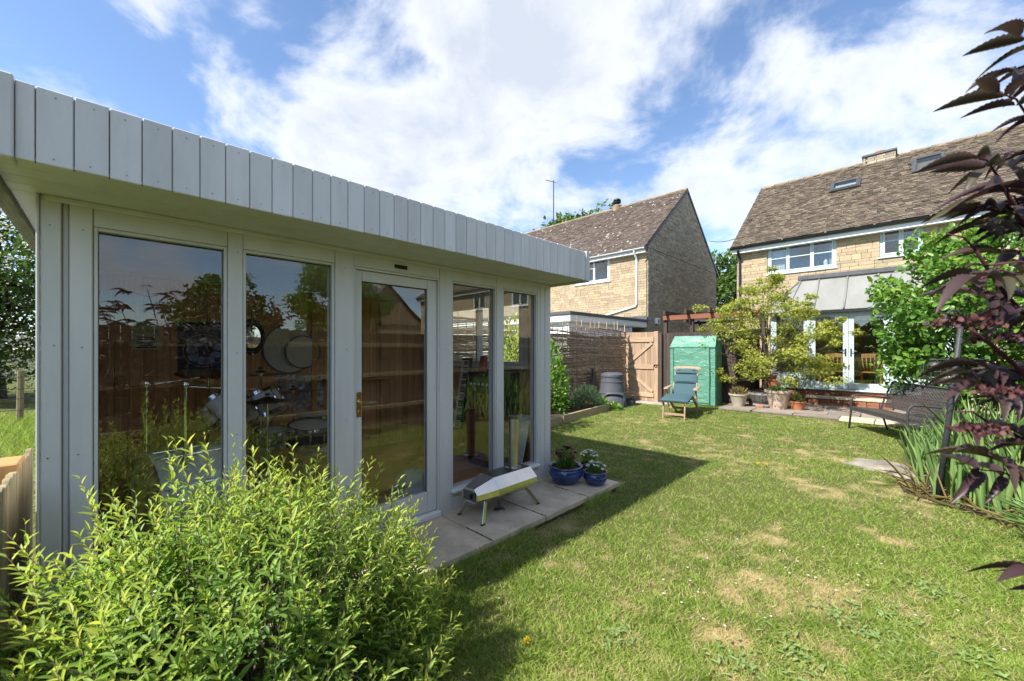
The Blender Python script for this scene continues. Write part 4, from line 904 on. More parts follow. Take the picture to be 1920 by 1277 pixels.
# woven willow hurdle
hf = thing('willow_hurdle', 'woven willow hurdle fence behind the compost bin', 'fence', (-6.25, 8.5, 0)); XH = -6.25
ys_ = np.arange(4.6, 11.45, .21); r = random.Random(5)
for i, y in enumerate(ys_):
    h = 2.18 + r.uniform(-.10, .14) + (.12 if i % 5 == 0 else 0); MB().tube([(XH, y, -.05), (XH + r.uniform(-.01, .01), y + r.uniform(-.02, .02), h)], [.016, .008], 6).build('stake', 'willow', hf, sm=True)
b = MB(); z = .04; row = 0
while z < 2.08:
    lo = z > 1.86; pts = []; off = r.uniform(0, .2); rr = r.uniform(.009, .0145); b.cur = r.uniform(.01, 1)
    y0 = 4.6 - r.uniform(0, .3); sag = r.uniform(-.005, .005)
    for i in range(len(ys_) * 2 + 1):
        y = y0 + .105 * i; sd_ = (1 if (i // 2 + row) % 2 else -1) if i % 2 == 0 else 0
        wob = .014 * math.sin(y * 2.3 + row * .07) * (2.2 if lo else 1.0) + sag * math.sin(y * .8)
        if lo: wob += .05 * math.sin(y * 1.1 + .5 * row) - .03 * (y - 8) * .25
        pts.append((XH + sd_ * .018 + r.uniform(-.004, .004), y, z + wob + r.uniform(-.003, .003)))
        if len(pts) > r.randint(14, 30):
            b.tube(pts, [rr * (1 - .35 * k / len(pts)) for k in range(len(pts))], 5); pts = pts[-2:]; rr = r.uniform(.009, .0145); b.cur = r.uniform(.01, 1)
    if len(pts) > 2: b.tube(pts, rr, 5)
    z += r.uniform(.014, .019) if not lo else r.uniform(.016, .026); row += 1
me = bpy.data.meshes.new('willow_weave'); me.from_pydata(b.v, [], b.f); me.attributes.new('rnd', 'FLOAT', 'POINT').data.foreach_set('value', b.r); smooth(me)
tag(link('willow_weave', me, 'willow', hf), kind='stuff')

# ------------------------------------------------------------------ raised bed, compost bin
rb = thing('raised_bed', 'low raised bed with pale timber sleeper edge beside the willow fence', 'raised bed', (-5.5, 6.5, 0))
P0, P1 = Vector((-4.62, 4.1, .07)), Vector((-5.17, 8.66, .07)); pm = P0.lerp(P1, .52)
MB().beam(P0, pm, .05, .18).build('sleeper', 'sleeper', rb, .005); MB().beam(pm + (P1 - P0).normalized() * .004, P1, .05, .18).build('sleeper', 'sleeper', rb, .005); MB().beam(P1 + Vector((-.03, -.02, 0)), (-6.15, 8.62, .07), .05, .18).build('sleeper', 'sleeper', rb, .005)
for q in (P0.lerp(P1, .5) + Vector((.045, 0, 0)), P1 + Vector((.045, .0, 0)), P0.lerp(P1, .3) + Vector((.045, 0, 0))): box('peg', 'sleeper', rb, (q.x - .02, q.y - .025, -.05), (q.x + .02, q.y + .025, .155), .004)
MB().slab([(-4.66, 4.1, 0), (-5.19, 8.62, 0), (-6.2, 8.58, 0), (-6.2, 4.1, 0)], (0, 0, .11)).build('bed_soil', 'soil', rb)
cb_ = thing('compost_bin', 'dark grey plastic compost bin with domed lid in front of willow fence', 'compost bin', (-5.49, 9.3, 0), R_(20))
MB().lathe([(.37, 0), (.385, .02), (.37, .05), (.335, .33), (.345, .34), (.345, .36), (.33, .37), (.29, .62), (.298, .63), (.298, .65), (.285, .66), (.265, .80), (.24, .80)], n=40).build('bin_body', 'bin_plastic', cb_, world=False, sm=SH)
MB().lathe([(.285, .76), (.29, .80), (.28, .83), (.22, .865), (.10, .885), (.0, .887)], n=40).build('lid', 'bin_plastic', cb_, world=False, sm=SH)
MB().lathe([(.085, .878), (.085, .905), (.07, .915), (.0, .915)], n=24).build('lid_knob', 'black_plastic', cb_, world=False, sm=SH)
b = MB(); rings = []
for k in range(9):      # bulging hatch at the foot
    a = R_(-100 + 8 * k); rr = .40; rings.append([(rr * math.cos(a), rr * math.sin(a), 0.02), ((rr + .05) * math.cos(a), (rr + .05) * math.sin(a), 0.02), ((rr + .03) * math.cos(a), (rr + .03) * math.sin(a), .27), ((rr - .02) * math.cos(a), (rr - .02) * math.sin(a), .34)])
b.loft(rings).build('hatch', 'bin_plastic', cb_, .015, world=False, sm=SH, seg=2)
MB().tube([(.43 * math.cos(R_(a)), .43 * math.sin(R_(a)), z) for a, z in ((-108, .0), (-108, .2), (-104, .31), (-92, .36), (-60, .36), (-42, .33), (-36, .22), (-34, .0))], .035, 10).build('hatch_rim', 'bin_plastic', cb_, world=False, sm=True)
bl = thing('plastic_sheet', 'folded black plastic sheet leaning on the willow fence behind the compost bin', 'plastic sheet', (-6, 8.9, 0))
MB().slab([(-5.75, 8.72, .1), (-6.12, 9.35, .98), (-6.14, 9.45, .95), (-5.95, 9.6, .1)], (-.03, -.02, .0)).build('sheet', 'black_plastic', bl, .006)
MB().slab([(-5.68, 8.62, .1), (-6.05, 9.25, .86), (-6.08, 9.34, .88), (-5.78, 9.05, .1)], (.02, -.02, 0)).build('fold', 'black_plastic', bl, .006)
hb = thing('hose_basket', 'small grey hose basket with coiled hose beside the compost bin', 'hose', tuple(onZ(1180, 762, -.03)))
MB().lathe([(.0, .0), (.15, .0), (.17, .18), (.162, .18), (.145, .012), (.0, .012)], n=20).build('basket', 'bin_plastic', hb, world=False, sm=SH)
pts = [((.12 - .0006 * k) * math.cos(k * .45), (.12 - .0006 * k) * math.sin(k * .45), .03 + .0035 * k) for k in range(60)]
MB().tube(pts, .013, 6).build('hose_coil', 'poly_seam', hb, world=False, sm=True); MB().tube([(.1, .05, .22), (.14, -.05, .30), (.02, -.16, .30), (-.1, -.1, .2)], .012, 6).build('hose_end', 'terracotta', hb, world=False, sm=True)
MB().tube([(-.17, 0, .17), (-.16, 0, .30), (0, 0, .36), (.16, 0, .30), (.17, 0, .17)], .008, 6).build('handle', 'wire', hb, world=False, sm=True)

# ------------------------------------------------------------------ mini greenhouse
gr = thing('mini_greenhouse', 'green polythene mini greenhouse standing against the dark fence', 'greenhouse', (-4.1, 11.2, 0))
gx0, gx1, gy0, gy1 = -4.66, -3.50, 10.97, 11.50
def sheet(name, grid, m, par, amp=.008, seed=0, th=.004):
    """Wrinkled sheet over a bilinear patch given by four corners, with thickness."""
    a, b, c, d = [np.array(p, float) for p in grid]; n = 26; u, v = np.meshgrid(np.linspace(0, 1, n), np.linspace(0, 1, n), indexing='ij')
    P = (a * ((1 - u) * (1 - v))[..., None] + b * (u * (1 - v))[..., None] + c * (u * v)[..., None] + d * ((1 - u) * v)[..., None])
    nn = np.cross(b - a, d - a); nn /= np.linalg.norm(nn); w = (fbm(u * 3, v * 5, seed, 1.3, 4) - .5) * 2 * amp * np.minimum(1, 8 * np.minimum(np.minimum(u, 1 - u), np.minimum(v, 1 - v)))
    A = (P + nn * w[..., None]).reshape(-1, 3); B = A + nn * th; i = np.arange(n * n).reshape(n, n)
    q = np.stack([i[:-1, :-1], i[1:, :-1], i[1:, 1:], i[:-1, 1:]], -1).reshape(-1, 4); me = rawmesh(name, np.vstack([A, B]), np.vstack([q[:, ::-1], q + n * n])); smooth(me)
    return link(name, me, m, par)
zf, zr, yr = 1.57, 1.84, 11.16
sheet('front_cover', [(gx0, gy0, .03), (gx1, gy0, .03), (gx1, gy0, zf), (gx0, gy0, zf)], 'poly_green', gr, .03, 1)
sheet('roof_cover', [(gx0 - .01, gy0 - .012, zf - .03), (gx1 + .01, gy0 - .012, zf - .03), (gx1 - .03, yr, zr), (gx0 + .05, yr, zr)], 'poly_green', gr, .016, 2)
sheet('roof_cover', [(gx0 + .05, yr, zr), (gx1 - .03, yr, zr), (gx1, gy1, 1.62), (gx0, gy1, 1.62)], 'poly_green', gr, .015, 3)
sheet('side_cover', [(gx1, gy0, .03), (gx1, gy1, .03), (gx1, gy1, 1.62), (gx1, gy0, zf)], 'poly_green', gr, .022, 4)
sheet('side_cover', [(gx0, gy1, .03), (gx0, gy0, .03), (gx0, gy0, zf), (gx0, gy1, 1.62)], 'poly_green', gr, .022, 5)
MB().slab([(gx1 + .002, gy0, zf), (gx1 + .002, gy1, 1.62), (gx1 - .03, yr, zr)], (.004, 0, 0)).build('gable_cover', 'poly_green', gr); MB().slab([(gx0 - .002, gy0, zf), (gx0 - .002, gy1, 1.62), (gx0 + .05, yr, zr)], (-.004, 0, 0)).build('gable_cover', 'poly_green', gr)
sheet('door_flap', [(gx0 + .10, gy0 - .022, .08), (gx1 - .13, gy0 - .022, .08), (gx1 - .13, gy0 - .022, zf - .06), (gx0 + .10, gy0 - .022, zf - .06)], 'poly_green', gr, .026, 8)
for x in (gx0 + .10, gx1 - .13): MB().tube([(x, gy0 - .03, .05), (x + .006, gy0 - .033, .8), (x, gy0 - .03, zf - .05)], .009, 6).build('zip', 'poly_seam', gr)
box('hem', 'poly_seam', gr, (gx0 - .012, gy0 - .030, zf - .052), (gx1 + .012, gy0 - .024, zf - .034), .002)
for x in (gx0 + .02, gx1 - .02):
    for y in (gy0 + .02, gy1 - .02): MB().tube([(x, y, 0), (x, y, zf)], .011, 6).build('frame_tube', 'poly_seam', gr)
for z in (.35, .75, 1.15): box('shelf', 'wire', gr, (gx0 + .04, gy0 + .1, z), (gx1 - .04, gy1 - .05, z + .012))

# ------------------------------------------------------------------ steamer chair
sc_ = thing('steamer_chair', 'teak steamer chair with teal cushions in front of the greenhouse', 'chair', (-3.50, 8.38, 0), R_(10.5))
T = 'teak'
def bar(p, q, w, h, name, m=T, up=(0, 0, 1)): return MB().beam(p, q, w, h, up).build(name, m, sc_, .004, world=False)
HWd = .27
for s in (-1, 1):
    bar((s * .215, .04, 0), (s * .215, .10, .33), .028, .045, 'leg', up=(0, 1, 0)); bar((s * .235, .02, .33), (s * .235, .62, .40), .024, .045, 'foot_rail')
    bar((s * .31, .98, 0), (s * .31, .78, .56), .03, .05, 'leg', up=(0, 1, 0)); bar((s * .27, 1.52, 0), (s * .27, .72, .36), .028, .05, 'rear_leg', up=(0, 1, 0))
    bar((s * .26, .60, .40), (s * .26, 1.12, .27), .024, .05, 'seat_rail'); bar((s * .25, 1.02, .30), (s * .25, 1.50, 1.04), .026, .045, 'back_rail', up=(0, 1, 0))
    b = MB(); b.slab([(s * .31 - .045, .66, .565), (s * .31 + .045, .66, .565), (s * .31 + .05, .8, .585), (s * .31 + .03, 1.22, .60), (s * .31 - .03, 1.22, .60), (s * .31 - .05, .8, .585)], (0, 0, .025)); b.build('armrest', T, sc_, .008, world=False)
bar((-.23, .07, .10), (.23, .07, .10), .02, .05, 'stretcher'); bar((-.30, .93, .13), (.30, .93, .13), .02, .05, 'stretcher')
for k in range(5): bar((-.22, .08 + .12 * k, .350 + .0135 * k), (.22, .08 + .12 * k, .350 + .0135 * k), .05, .012, 'slat')
for k in range(6): bar((-.24, 1.08 + .075 * k, .40 + .115 * k), (.24, 1.08 + .075 * k, .40 + .115 * k), .012, .05, 'slat')
b = MB(); b.loft([[(-.31 + .62 * k / 16, 1.47, 1.0 + .015 * math.sin(math.pi * k / 16)), (-.31 + .62 * k / 16, 1.515, 1.0 + .015 * math.sin(math.pi * k / 16)), (-.31 + .62 * k / 16, 1.545, (1.055 if 0 < k < 16 else 1.03) + .02 * math.sin(math.pi * k / 16)), (-.31 + .62 * k / 16, 1.50, (1.055 if 0 < k < 16 else 1.03) + .02 * math.sin(math.pi * k / 16))] for k in range(17)])
b.build('head_rail', T, sc_, .006, world=False)
def pad(path, w, th, name, m='cushion', puff=.02):
    """Quilted cushion following a side profile path of (y, z)."""
    n = len(path); rings = []
    for i, (y, z) in enumerate(path):
        a = path[max(i - 1, 0)]; c = path[min(i + 1, n - 1)]; t = Vector((0, c[0] - a[0], c[1] - a[1])).normalized(); nn = Vector((0, -t.z, t.y)); ring = []; e = .55 if i in (0, n - 1) else 1
        for k in range(11): u = -1 + 2 * k / 10; ring.append(Vector((u * w / 2, y, z)) + nn * (th * e * (1 - .5 * u ** 6) + puff * e * (1 - u * u) * .4))
        for k in range(10, -1, -1): u = -1 + 2 * k / 10; ring.append(Vector((u * w / 2, y, z)) - nn * (.0))
        rings.append(ring)
    return MB().loft(rings).build(name, m, sc_, world=False, sm=SH)
def sub(p, n=8):
    out = []
    for a, c in zip(p, p[1:]): out += [(a[0] + (c[0] - a[0]) * k / n, a[1] + (c[1] - a[1]) * k / n) for k in range(n)]
    return out + [p[-1]]
pad(sub([(.01, .365), (.30, .405), (.55, .435), (.62, .432)]), .56, .05, 'foot_cushion'); pad(sub([(.625, .43), (.70, .405), (.85, .36), (1.0, .325), (1.05, .33)]), .54, .05, 'seat_cushion')
pad(sub([(1.06, .345), (1.16, .50), (1.26, .655)]), .52, .05, 'back_cushion'); pad(sub([(1.265, .665), (1.40, .865)]), .52, .07, 'neck_cushion'); pad(sub([(1.405, .875), (1.475, .985)]), .53, .055, 'head_cushion')
for (y, z) in ((.012, .385), (.622, .455), (1.05, .352)): MB().tube([(-.275, y, z), (.275, y, z)], .007, 6).build('piping', 'piping', sc_, world=False)
for s in (-.16, .16): MB().box((s - .035, 1.395, .93), (s + .035, 1.405, .985)).build('tie_strap', 'piping', sc_, world=False)

# ------------------------------------------------------------------ rattan bench
A0, A1 = Vector((-.77, 9.78, 0)), Vector((-.02, 8.50, 0)); ux = (A1 - A0).normalized(); brz = math.atan2(ux.y, ux.x); BL = (A1 - A0).length
be = thing('rattan_bench', 'dark woven rattan two-seat bench with curved metal arms', 'bench', tuple(A0), brz)   # local x along the front, y to the back
mt = 'pole_metal'
for x in (0, BL):
    MB().tube([(x, 0, 0), (x, .03, .30), (x, .035, .50), (x, .05, .58), (x, .10, .625), (x, .18, .63), (x, .50, .60), (x, .60, .585)], .017, 10).build('arm', mt, be, world=False, sm=True)
    MB().tube([(x, .60, 0), (x, .50, .36), (x, .56, .60), (x, .68, .88)], .016, 10).build('leg', mt, be, world=False, sm=True)
for p, q in (((0, .03, .40), (BL, .03, .40)), ((0, .51, .36), (BL, .51, .36)), ((0, .68, .88), (BL, .68, .88))): MB().tube([p, q], .014, 8).build('rail', mt, be, world=False, sm=True)
def weave(p0, pu, pv, nu, nv, name):
    """Basket weave over a patch: flat strands alternately over and under."""
    b = MB(); p0, pu, pv = Vector(p0), Vector(pu), Vector(pv); nn = pu.cross(pv).normalized(); du, dv = pu / nu, pv / nv
    for j in range(nv):
        b.cur = random.uniform(.01, 1); ringsA = []
        for i in range(nu * 2 + 1):
            h = .006 * (1 if ((i // 2) + j) % 2 else -1) if i % 2 else 0; c = p0 + du * (i / 2) + dv * (j + .5) + nn * h
            a = dv * .43; ringsA.append([c - a - nn * .002, c + a - nn * .002, c + a + nn * .002, c - a + nn * .002])
        b.loft(ringsA)
    for i in range(nu):
        b.cur = random.uniform(.01, 1); c = p0 + du * (i + .5); a = du * .22; b.slab([c - a - nn * .001, c + a - nn * .001, c + a + pv - nn * .001, c - a + pv - nn * .001], nn * .002)
    me = bpy.data.meshes.new(name); me.from_pydata(b.v, [], b.f); me.attributes.new('rnd', 'FLOAT', 'POINT').data.foreach_set('value', b.r)
    return tag(link(name, me, 'rattan', be, world=False), kind='stuff')
weave((.0, .55, .42), (BL, 0, 0), (0, .14, .46), 40, 20, 'back_weave'); weave((0, .03, .415), (BL, 0, 0), (0, .49, -.04), 40, 20, 'seat_weave')
weave((0, .012, .345), (BL, 0, 0), (0, .002, .07), 40, 4, 'front_weave')

# ------------------------------------------------------------------ crook pole with feeders
pb = onZ(1757, 957, -.1); pt_ = atK(1803, 600, 3.72)
cpz = thing('crook_pole', 'leaning dark metal shepherd crook pole in the lawn by the irises', 'pole', (pb.x, pb.y, 0))
rt = Vector((RX, RY, 0)); MB().tube([pb, pb.lerp(pt_, .5), pt_], [.026, .023, .018], 12).build('shaft', 'pole_metal', cpz, sm=True)
lo = [pt_ + rt * (-.075 + .075 * math.cos(a)) + Vector((0, 0, .09 * math.sin(a))) for a in np.linspace(0, math.pi * 1.25, 14)]
MB().tube(lo, .011, 8).build('crook', 'pole_metal', cpz, sm=True); MB().lathe([(.03, -.02), (.034, 0), (.03, .02)], pb.lerp(pt_, .66), 12).build('collar', 'pole_metal', cpz, sm=SH)
MB().tube([pb.lerp(pt_, .80), pb.lerp(pt_, .80) - rt * .25], .008, 6).build('side_arm', 'pole_metal', cpz, sm=True); MB().tube([pb.lerp(pt_, .80), pb.lerp(pt_, .80) + rt * .30], .008, 6).build('side_arm', 'pole_metal', cpz, sm=True)
f1 = pb.lerp(pt_, .80) - rt * .20 + Vector((0, 0, -.0))
bf = thing('seed_feeder', 'caged clear seed feeder hanging left of the crook pole', 'bird feeder', (f1.x, f1.y, f1.z - .22))
MB().lathe([(.035, .0), (.035, .17), (.0, .172)], n=16).build('seed_tube', 'clear_plastic', bf, world=False, sm=SH); MB().lathe([(.0, .171), (.05, .172), (.045, .19), (0, .205)], n=16).build('cap', 'wire', bf, world=False, sm=SH); MB().tube([(0, 0, .2), (0, 0, .235)], .004, 5).build('hook', 'wire', bf, world=False)
for k in range(10): a = 2 * math.pi * k / 10; MB().tube([(.095 * math.cos(a), .095 * math.sin(a), 0), (.095 * math.cos(a), .095 * math.sin(a), .17)], .0022, 4).build('cage_wire', 'wire', bf, world=False)
for z in (.0, .057, .113, .17): MB().tube([(.095 * math.cos(a), .095 * math.sin(a), z) for a in np.linspace(0, 2 * math.pi, 21)], .0022, 4).build('cage_ring', 'wire', bf, world=False)
f2 = pb.lerp(pt_, .80) + rt * .27
bf = thing('peanut_feeder', 'copper mesh peanut feeder hanging right of the crook pole', 'bird feeder', (f2.x, f2.y, f2.z - .26))
MB().lathe([(.0, 0), (.04, .0), (.04, .2), (0, .2)], n=14).build('mesh_tube', 'peanut', bf, world=False, sm=SH); MB().lathe([(.048, .201), (.04, .22), (0, .23)], n=14).build('cap', 'wire', bf, world=False, sm=SH); MB().tube([(0, 0, .225), (0, 0, .27)], .003, 5).build('hook', 'wire', bf, world=False)

# ------------------------------------------------------------------ pizza oven
po = thing('pizza_oven', 'stainless steel pizza oven with tall chimney on the summerhouse paving', 'pizza oven', (-2.54, 2.42, .08), 0)
cx, zb = -2.545, .215
def octr(y, hw, z0, z1, ch): return [(cx - hw + ch, y, z0), (cx + hw - ch, y, z0), (cx + hw, y, z0 + ch * .8), (cx + hw, y, z1 - ch), (cx + hw - ch * 1.1, y, z1), (cx - hw + ch * 1.1, y, z1), (cx - hw, y, z1 - ch), (cx - hw, y, z0 + ch * .8)]
MB().loft([octr(2.275, .165, zb, .405, .075), octr(2.735, .165, zb, .405, .075)]).build('oven_body', 'steel', po)
MB().box((cx - .078, 2.286, .4056), (cx + .078, 2.732, .4085)).build('top_plate', 'steel_dark', po, .001)
MB().loft([octr(2.085, .10, zb + .015, .345, .04), octr(2.274, .163, zb + .002, .403, .074)]).build('front_hood', 'steel', po)
b = MB(); b.loft([octr(2.270, .167, zb - .002, .407, .076), octr(2.282, .167, zb - .002, .407, .076)]).build('seam_band', 'steel', po)
MB().box((cx - .075, 2.078, zb + .03), (cx + .075, 2.084, .32)).build('mouth_door', 'steel_dark', po, .002); MB().box((cx + .02, 2.066, .265), (cx + .04, 2.0775, .30)).build('door_slot', 'black', po)
MB().lathe([(.0, .0), (.075, .0), (.078, .006), (.05, .012), (.045, .012)], (cx, 2.60, .409), 28).build('chimney_collar', 'steel', po, sm=SH)
MB().lathe([(.043, .0), (.043, .435)], (cx, 2.60, .4155), 32, cap=True).build('chimney_pipe', 'steel_brushed', po, sm=SH)
MB().lathe([(.047, .0), (.049, .004), (.049, .022), (.044, .026), (.0, .028)], (cx, 2.60, .851), 32).build('chimney_cap', 'steel_dark', po, sm=SH)
for p, q in (((cx + .10, 2.17, .24), (cx + .15, 2.10, .084)), ((cx + .10, 2.66, .225), (cx + .17, 2.74, .084)), ((cx - .10, 2.17, .24), (cx - .15, 2.10, .084)), ((cx - .10, 2.66, .225), (cx - .17, 2.74, .084))):
    MB().beam(p, q, .034, .012, (1, 0, 0)).build('leg', 'steel', po, .003); MB().beam((q[0], q[1], .0815), (q[0], q[1], .094), .038, .02, (1, 0, 0)).build('foot', 'black', po, .003)
MB().tube([(cx + .02, 2.40, .085), (cx + .02, 2.40, .215)], .012, 8).build('drip_stem', 'steel_dark', po); MB().lathe([(.0, 0), (.05, .004), (.045, .012), (.0, .014)], (cx + .02, 2.40, .082), 16).build('drip_dish', 'steel_dark', po)

# ------------------------------------------------------------------ inside the summerhouse: drum kit and wall things
FLZ = .13
CH = 'chrome'
def rotY(a): return Matrix.Rotation(R_(a), 4, 'Y')
def drum(name, label, loc, r, depth, M, shell, lugs=8, group=None, legs=0, skin='skin'):
    d = thing(name, label, 'drum', loc)
    MB().lathe([(r, -depth / 2), (r, depth / 2)], (0, 0, 0), 40, M).build('shell', shell, d, world=False, sm=SH)
    for s in (-1, 1):
        MB().lathe([(r + .004, s * depth / 2 - s * .02), (r + .014, s * depth / 2 - s * .02), (r + .014, s * depth / 2 + s * .012), (r - .004, s * depth / 2 + s * .012), (r + .004, s * depth / 2 - s * .02)], (0, 0, 0), 40, M).build('hoop', CH if shell != 'drum_white' or r < .25 else 'drum_white', d, world=False, sm=SH)
        MB().lathe([(0, s * depth / 2), (r, s * depth / 2), (r, s * depth / 2 - s * .003), (0, s * depth / 2 - s * .003)], (0, 0, 0), 40, M).build('drumhead', skin, d, world=False)
    for k in range(lugs):
        a = 2 * math.pi * (k + .5) / lugs; c = Vector(((r + .012) * math.cos(a), (r + .012) * math.sin(a), 0)); b = MB()
        b.tube([M @ (c + Vector((0, 0, -depth / 2))), M @ (c + Vector((0, 0, depth / 2)))], .004, 6); b.tube([M @ (c + Vector((0, 0, -.05 if depth > .3 else -.03))), M @ c, M @ (c + Vector((0, 0, .05 if depth > .3 else .03)))], [.010, .014, .010], 8); b.build('lug', CH, d, world=False, sm=SH)
    return d
I4 = Matrix()
bd = drum('bass_drum', 'large silver-white bass drum behind the first summerhouse window', (-3.66, .42, FLZ + .335), .30, .46, Matrix.Rotation(R_(90), 4, 'X') @ Matrix.Rotation(R_(12), 4, 'Y'), 'drum_white', 8)
for s in (-1, 1): MB().tube([(s * .2, -.15, -.15), (s * .34, -.22, -.333)], .009, 6).build('spur', CH, bd, world=False)
drum('tom_drum', 'tilted white rack tom above the bass drum', (-3.95, .66, 1.0), .14, .19, Matrix.Rotation(R_(35), 4, 'X') @ Matrix.Rotation(R_(-20), 4, 'Y'), 'drum_white', 6)
drum('tom_drum', 'tilted white rack tom half hidden by the window mullion', (-4.05, .98, .98), .15, .21, Matrix.Rotation(R_(20), 4, 'X') @ Matrix.Rotation(R_(-22), 4, 'Y'), 'drum_white', 6)
drum('snare_drum', 'dark lacquered snare drum with chrome lugs in the second window', (-3.95, 1.33, .70), .178, .15, Matrix.Rotation(R_(8), 4, 'Y'), 'drum_dark', 10)
drum('snare_drum', 'small dark snare drum left of the larger one', (-3.98, 1.03, .70), .13, .13, Matrix.Rotation(R_(5), 4, 'Y'), 'drum_dark', 8)
drum('floor_tom', 'white floor tom behind the dark snare drum', (-4.35, 1.55, .62), .20, .36, I4, 'drum_white', 8)
def stand(name, label, x, y, h, arm=None, cym=None, tilt=0, cat='cymbal stand'):
    s = thing(name, label, cat, (x, y, FLZ))
    for k in range(3):
        a = 2 * math.pi * k / 3 + .4; MB().tube([(0, 0, .30), (.16 * math.cos(a), .16 * math.sin(a), .16), (.27 * math.cos(a), .27 * math.sin(a), .006)], .008, 6).build('leg', CH, s, world=False, sm=True)
    MB().tube([(0, 0, .06), (0, 0, h * .55)], .014, 10).build('lower_tube', CH, s, world=False, sm=SH); MB().tube([(0, 0, h * .55), (0, 0, h)], .010, 10).build('upper_tube', CH, s, world=False, sm=SH)
    MB().lathe([(.02, -.02), (.024, 0), (.02, .02), (0, .02)], (0, 0, h * .55), 12).build('clamp', CH, s, world=False, sm=SH); MB().lathe([(.02, -.015), (.026, .01), (.018, .03), (0, .03)], (0, 0, h), 12).build('tilter', CH, s, world=False, sm=SH)
    top = Vector((0, 0, h))
    if arm: MB().tube([top - Vector(arm) * .35, top + Vector(arm)], .007, 8).build('boom_arm', CH, s, world=False, sm=True); top = top + Vector(arm)
    if cym:
        M = Matrix.Rotation(R_(tilt), 4, 'Y'); r = cym
        MB().lathe([(.0, .03), (.02, .032), (.05, .018), (.07, .008), (r * .6, .002), (r, -.008), (r, -.0095), (.07, .006), (0, .026)], top, 40, M).build('cymbal', 'bronze', s, world=False, sm=SH)
        MB().tube([top, top + Vector((0, 0, .07))], .005, 6).build('cymbal_rod', CH, s, world=False); MB().lathe([(.0, .04), (.018, .04), (.018, .058), (0, .058)], top, 10).build('felt', 'black', s, world=False)
    return s
stand('boom_stand', 'slim chrome boom stand at the left of the first window', -3.75, .19, 1.10, (-.02, .30, .04))
stand('cymbal_stand', 'thick chrome cymbal stand beside the bass drum', -3.45, .37, 1.10, (.02, .42, -.05), None)
stand('cymbal_stand', 'chrome stand carrying the wide bronze cymbal below the blue poster', -4.3, .62, 1.15, (0, .02, .0), .25, 8)
stand('cymbal_stand', 'chrome stand with the upper bronze cymbal in the second window', -3.95, .93, 1.14, None, .22, -6)
stand('hi_hat', 'chrome hi-hat with a pair of bronze cymbals in the second window', -3.75, .93, .93, None, .18, 0, 'hi-hat')
stand('cymbal_stand', 'low chrome stand with a bronze cymbal behind the snare drums', -4.5, 1.35, .92, None, .25, -8)
# things on the back wall, x = -5.246 is its face
XB = -5.245
def wallrect(name, label, cat, px0, py0, px1, py1, m, th=.004):
    a, b = onX(px0, py0, XB), onX(px1, py1, XB); t = thing(name, label, cat, (XB, (a.y + b.y) / 2, b.z)); box('sheet', m, t, (XB, a.y, b.z), (XB + th, b.y, a.z)); return t, a, b
TW = lambda y, z, x=XB + .005: Matrix.Translation((x, y, z)) @ Matrix.Rotation(R_(90), 4, 'Z') @ Matrix.Rotation(R_(90), 4, 'X')
t, a, b = wallrect('poster', 'pale green lettered concert poster on the timber wall', 'poster', 246, 596, 302, 656, 'poster_cream')
yc = (a.y + b.y) / 2; H = a.z - b.z
for s_, z, sz, sx in (('A NIGHT OF', .80, .026, 1.0), ('JAZZ FUNK', .55, .046, .8)): textmesh(s_, sz, TW(yc, b.z + H * z), 'ink', 'lettering', t, sx)
for z, w_ in ((.40, .07), (.33, .06), (.22, .075), (.15, .05), (.08, .07)): box('print_line', 'ink', t, (XB + .0042, yc - w_, b.z + H * z - .006), (XB + .0050, yc + w_, b.z + H * z + .006))
t, a, b = wallrect('poster', 'dark blue poster with pale script heading and round emblem', 'poster', 333, 602, 430, 695, 'poster_blue')
yc = (a.y + b.y) / 2; H = a.z - b.z; textmesh('Jack Cornwell', .068, TW(yc, a.z - .085), 'ink_pale', 'lettering', t, .86)
c0 = Vector((XB + .006, yc, b.z + H * .42)); MB().tube([c0 + Vector((0, .175 * math.cos(q), .17 * math.sin(q))) for q in np.linspace(0, 2 * math.pi, 49)], .0028, 5).build('emblem_ring', 'ink_pale', t)
for k in range(9):
    q = 2 * math.pi * k / 9 + .3; rr = .11; cc = c0 + Vector((-.001, rr * math.cos(q), rr * math.sin(q))); MB().slab([cc + Vector((0, random.uniform(.03, .06) * math.cos(u), random.uniform(.03, .06) * math.sin(u))) for u in np.linspace(0, 5.6, 8)], (.0012, 0, 0)).build('emblem_print', 'poster_pale', t)
q = onX(472, 632, XB); mr_ = thing('oval_mirror', 'oval mirror in a dark carved frame on the timber wall', 'mirror', tuple(q)); ry, rz_ = .085, .13
ring = lambda f, x, n=40: [(x, ry * f * math.cos(2 * math.pi * k / n), rz_ * f * math.sin(2 * math.pi * k / n)) for k in range(n)]
MB().slab([Vector(p) for p in ring(1.0, .008)], (.004, 0, 0)).build('mirror_glass', 'mirror', mr_, world=False)
b = MB(); b.loft([ring(1.0, .0), ring(1.0, .022), ring(1.22, .034), ring(1.45, .026), ring(1.55, .0)], cap=False); b.build('mirror_frame', 'black', mr_, world=False, sm=SH)
for px, py, r_, lb_ in ((543, 655, .275, 'large pale worn drumhead hung on the back wall'), (566, 660, .185, 'smaller pale drumhead overlapping the large one')):
    q = onX(px, py, XB); hd = thing('hung_drumhead', lb_, 'drumhead', (XB + (.03 if r_ < .2 else .0), q.y, q.z)); My = Matrix.Rotation(R_(90), 4, 'Y')
    MB().lathe([(0, .012), (r_, .012), (r_, .0), (0, .0)], (0, 0, 0), 48, My).build('drum_skin', 'skin', hd, world=False, sm=SH); MB().lathe([(r_, .0), (r_ + .016, .0), (r_ + .016, .022), (r_, .022), (r_, 0)], (0, 0, 0), 48, My).build('drum_hoop', 'wire', hd, world=False, sm=SH)
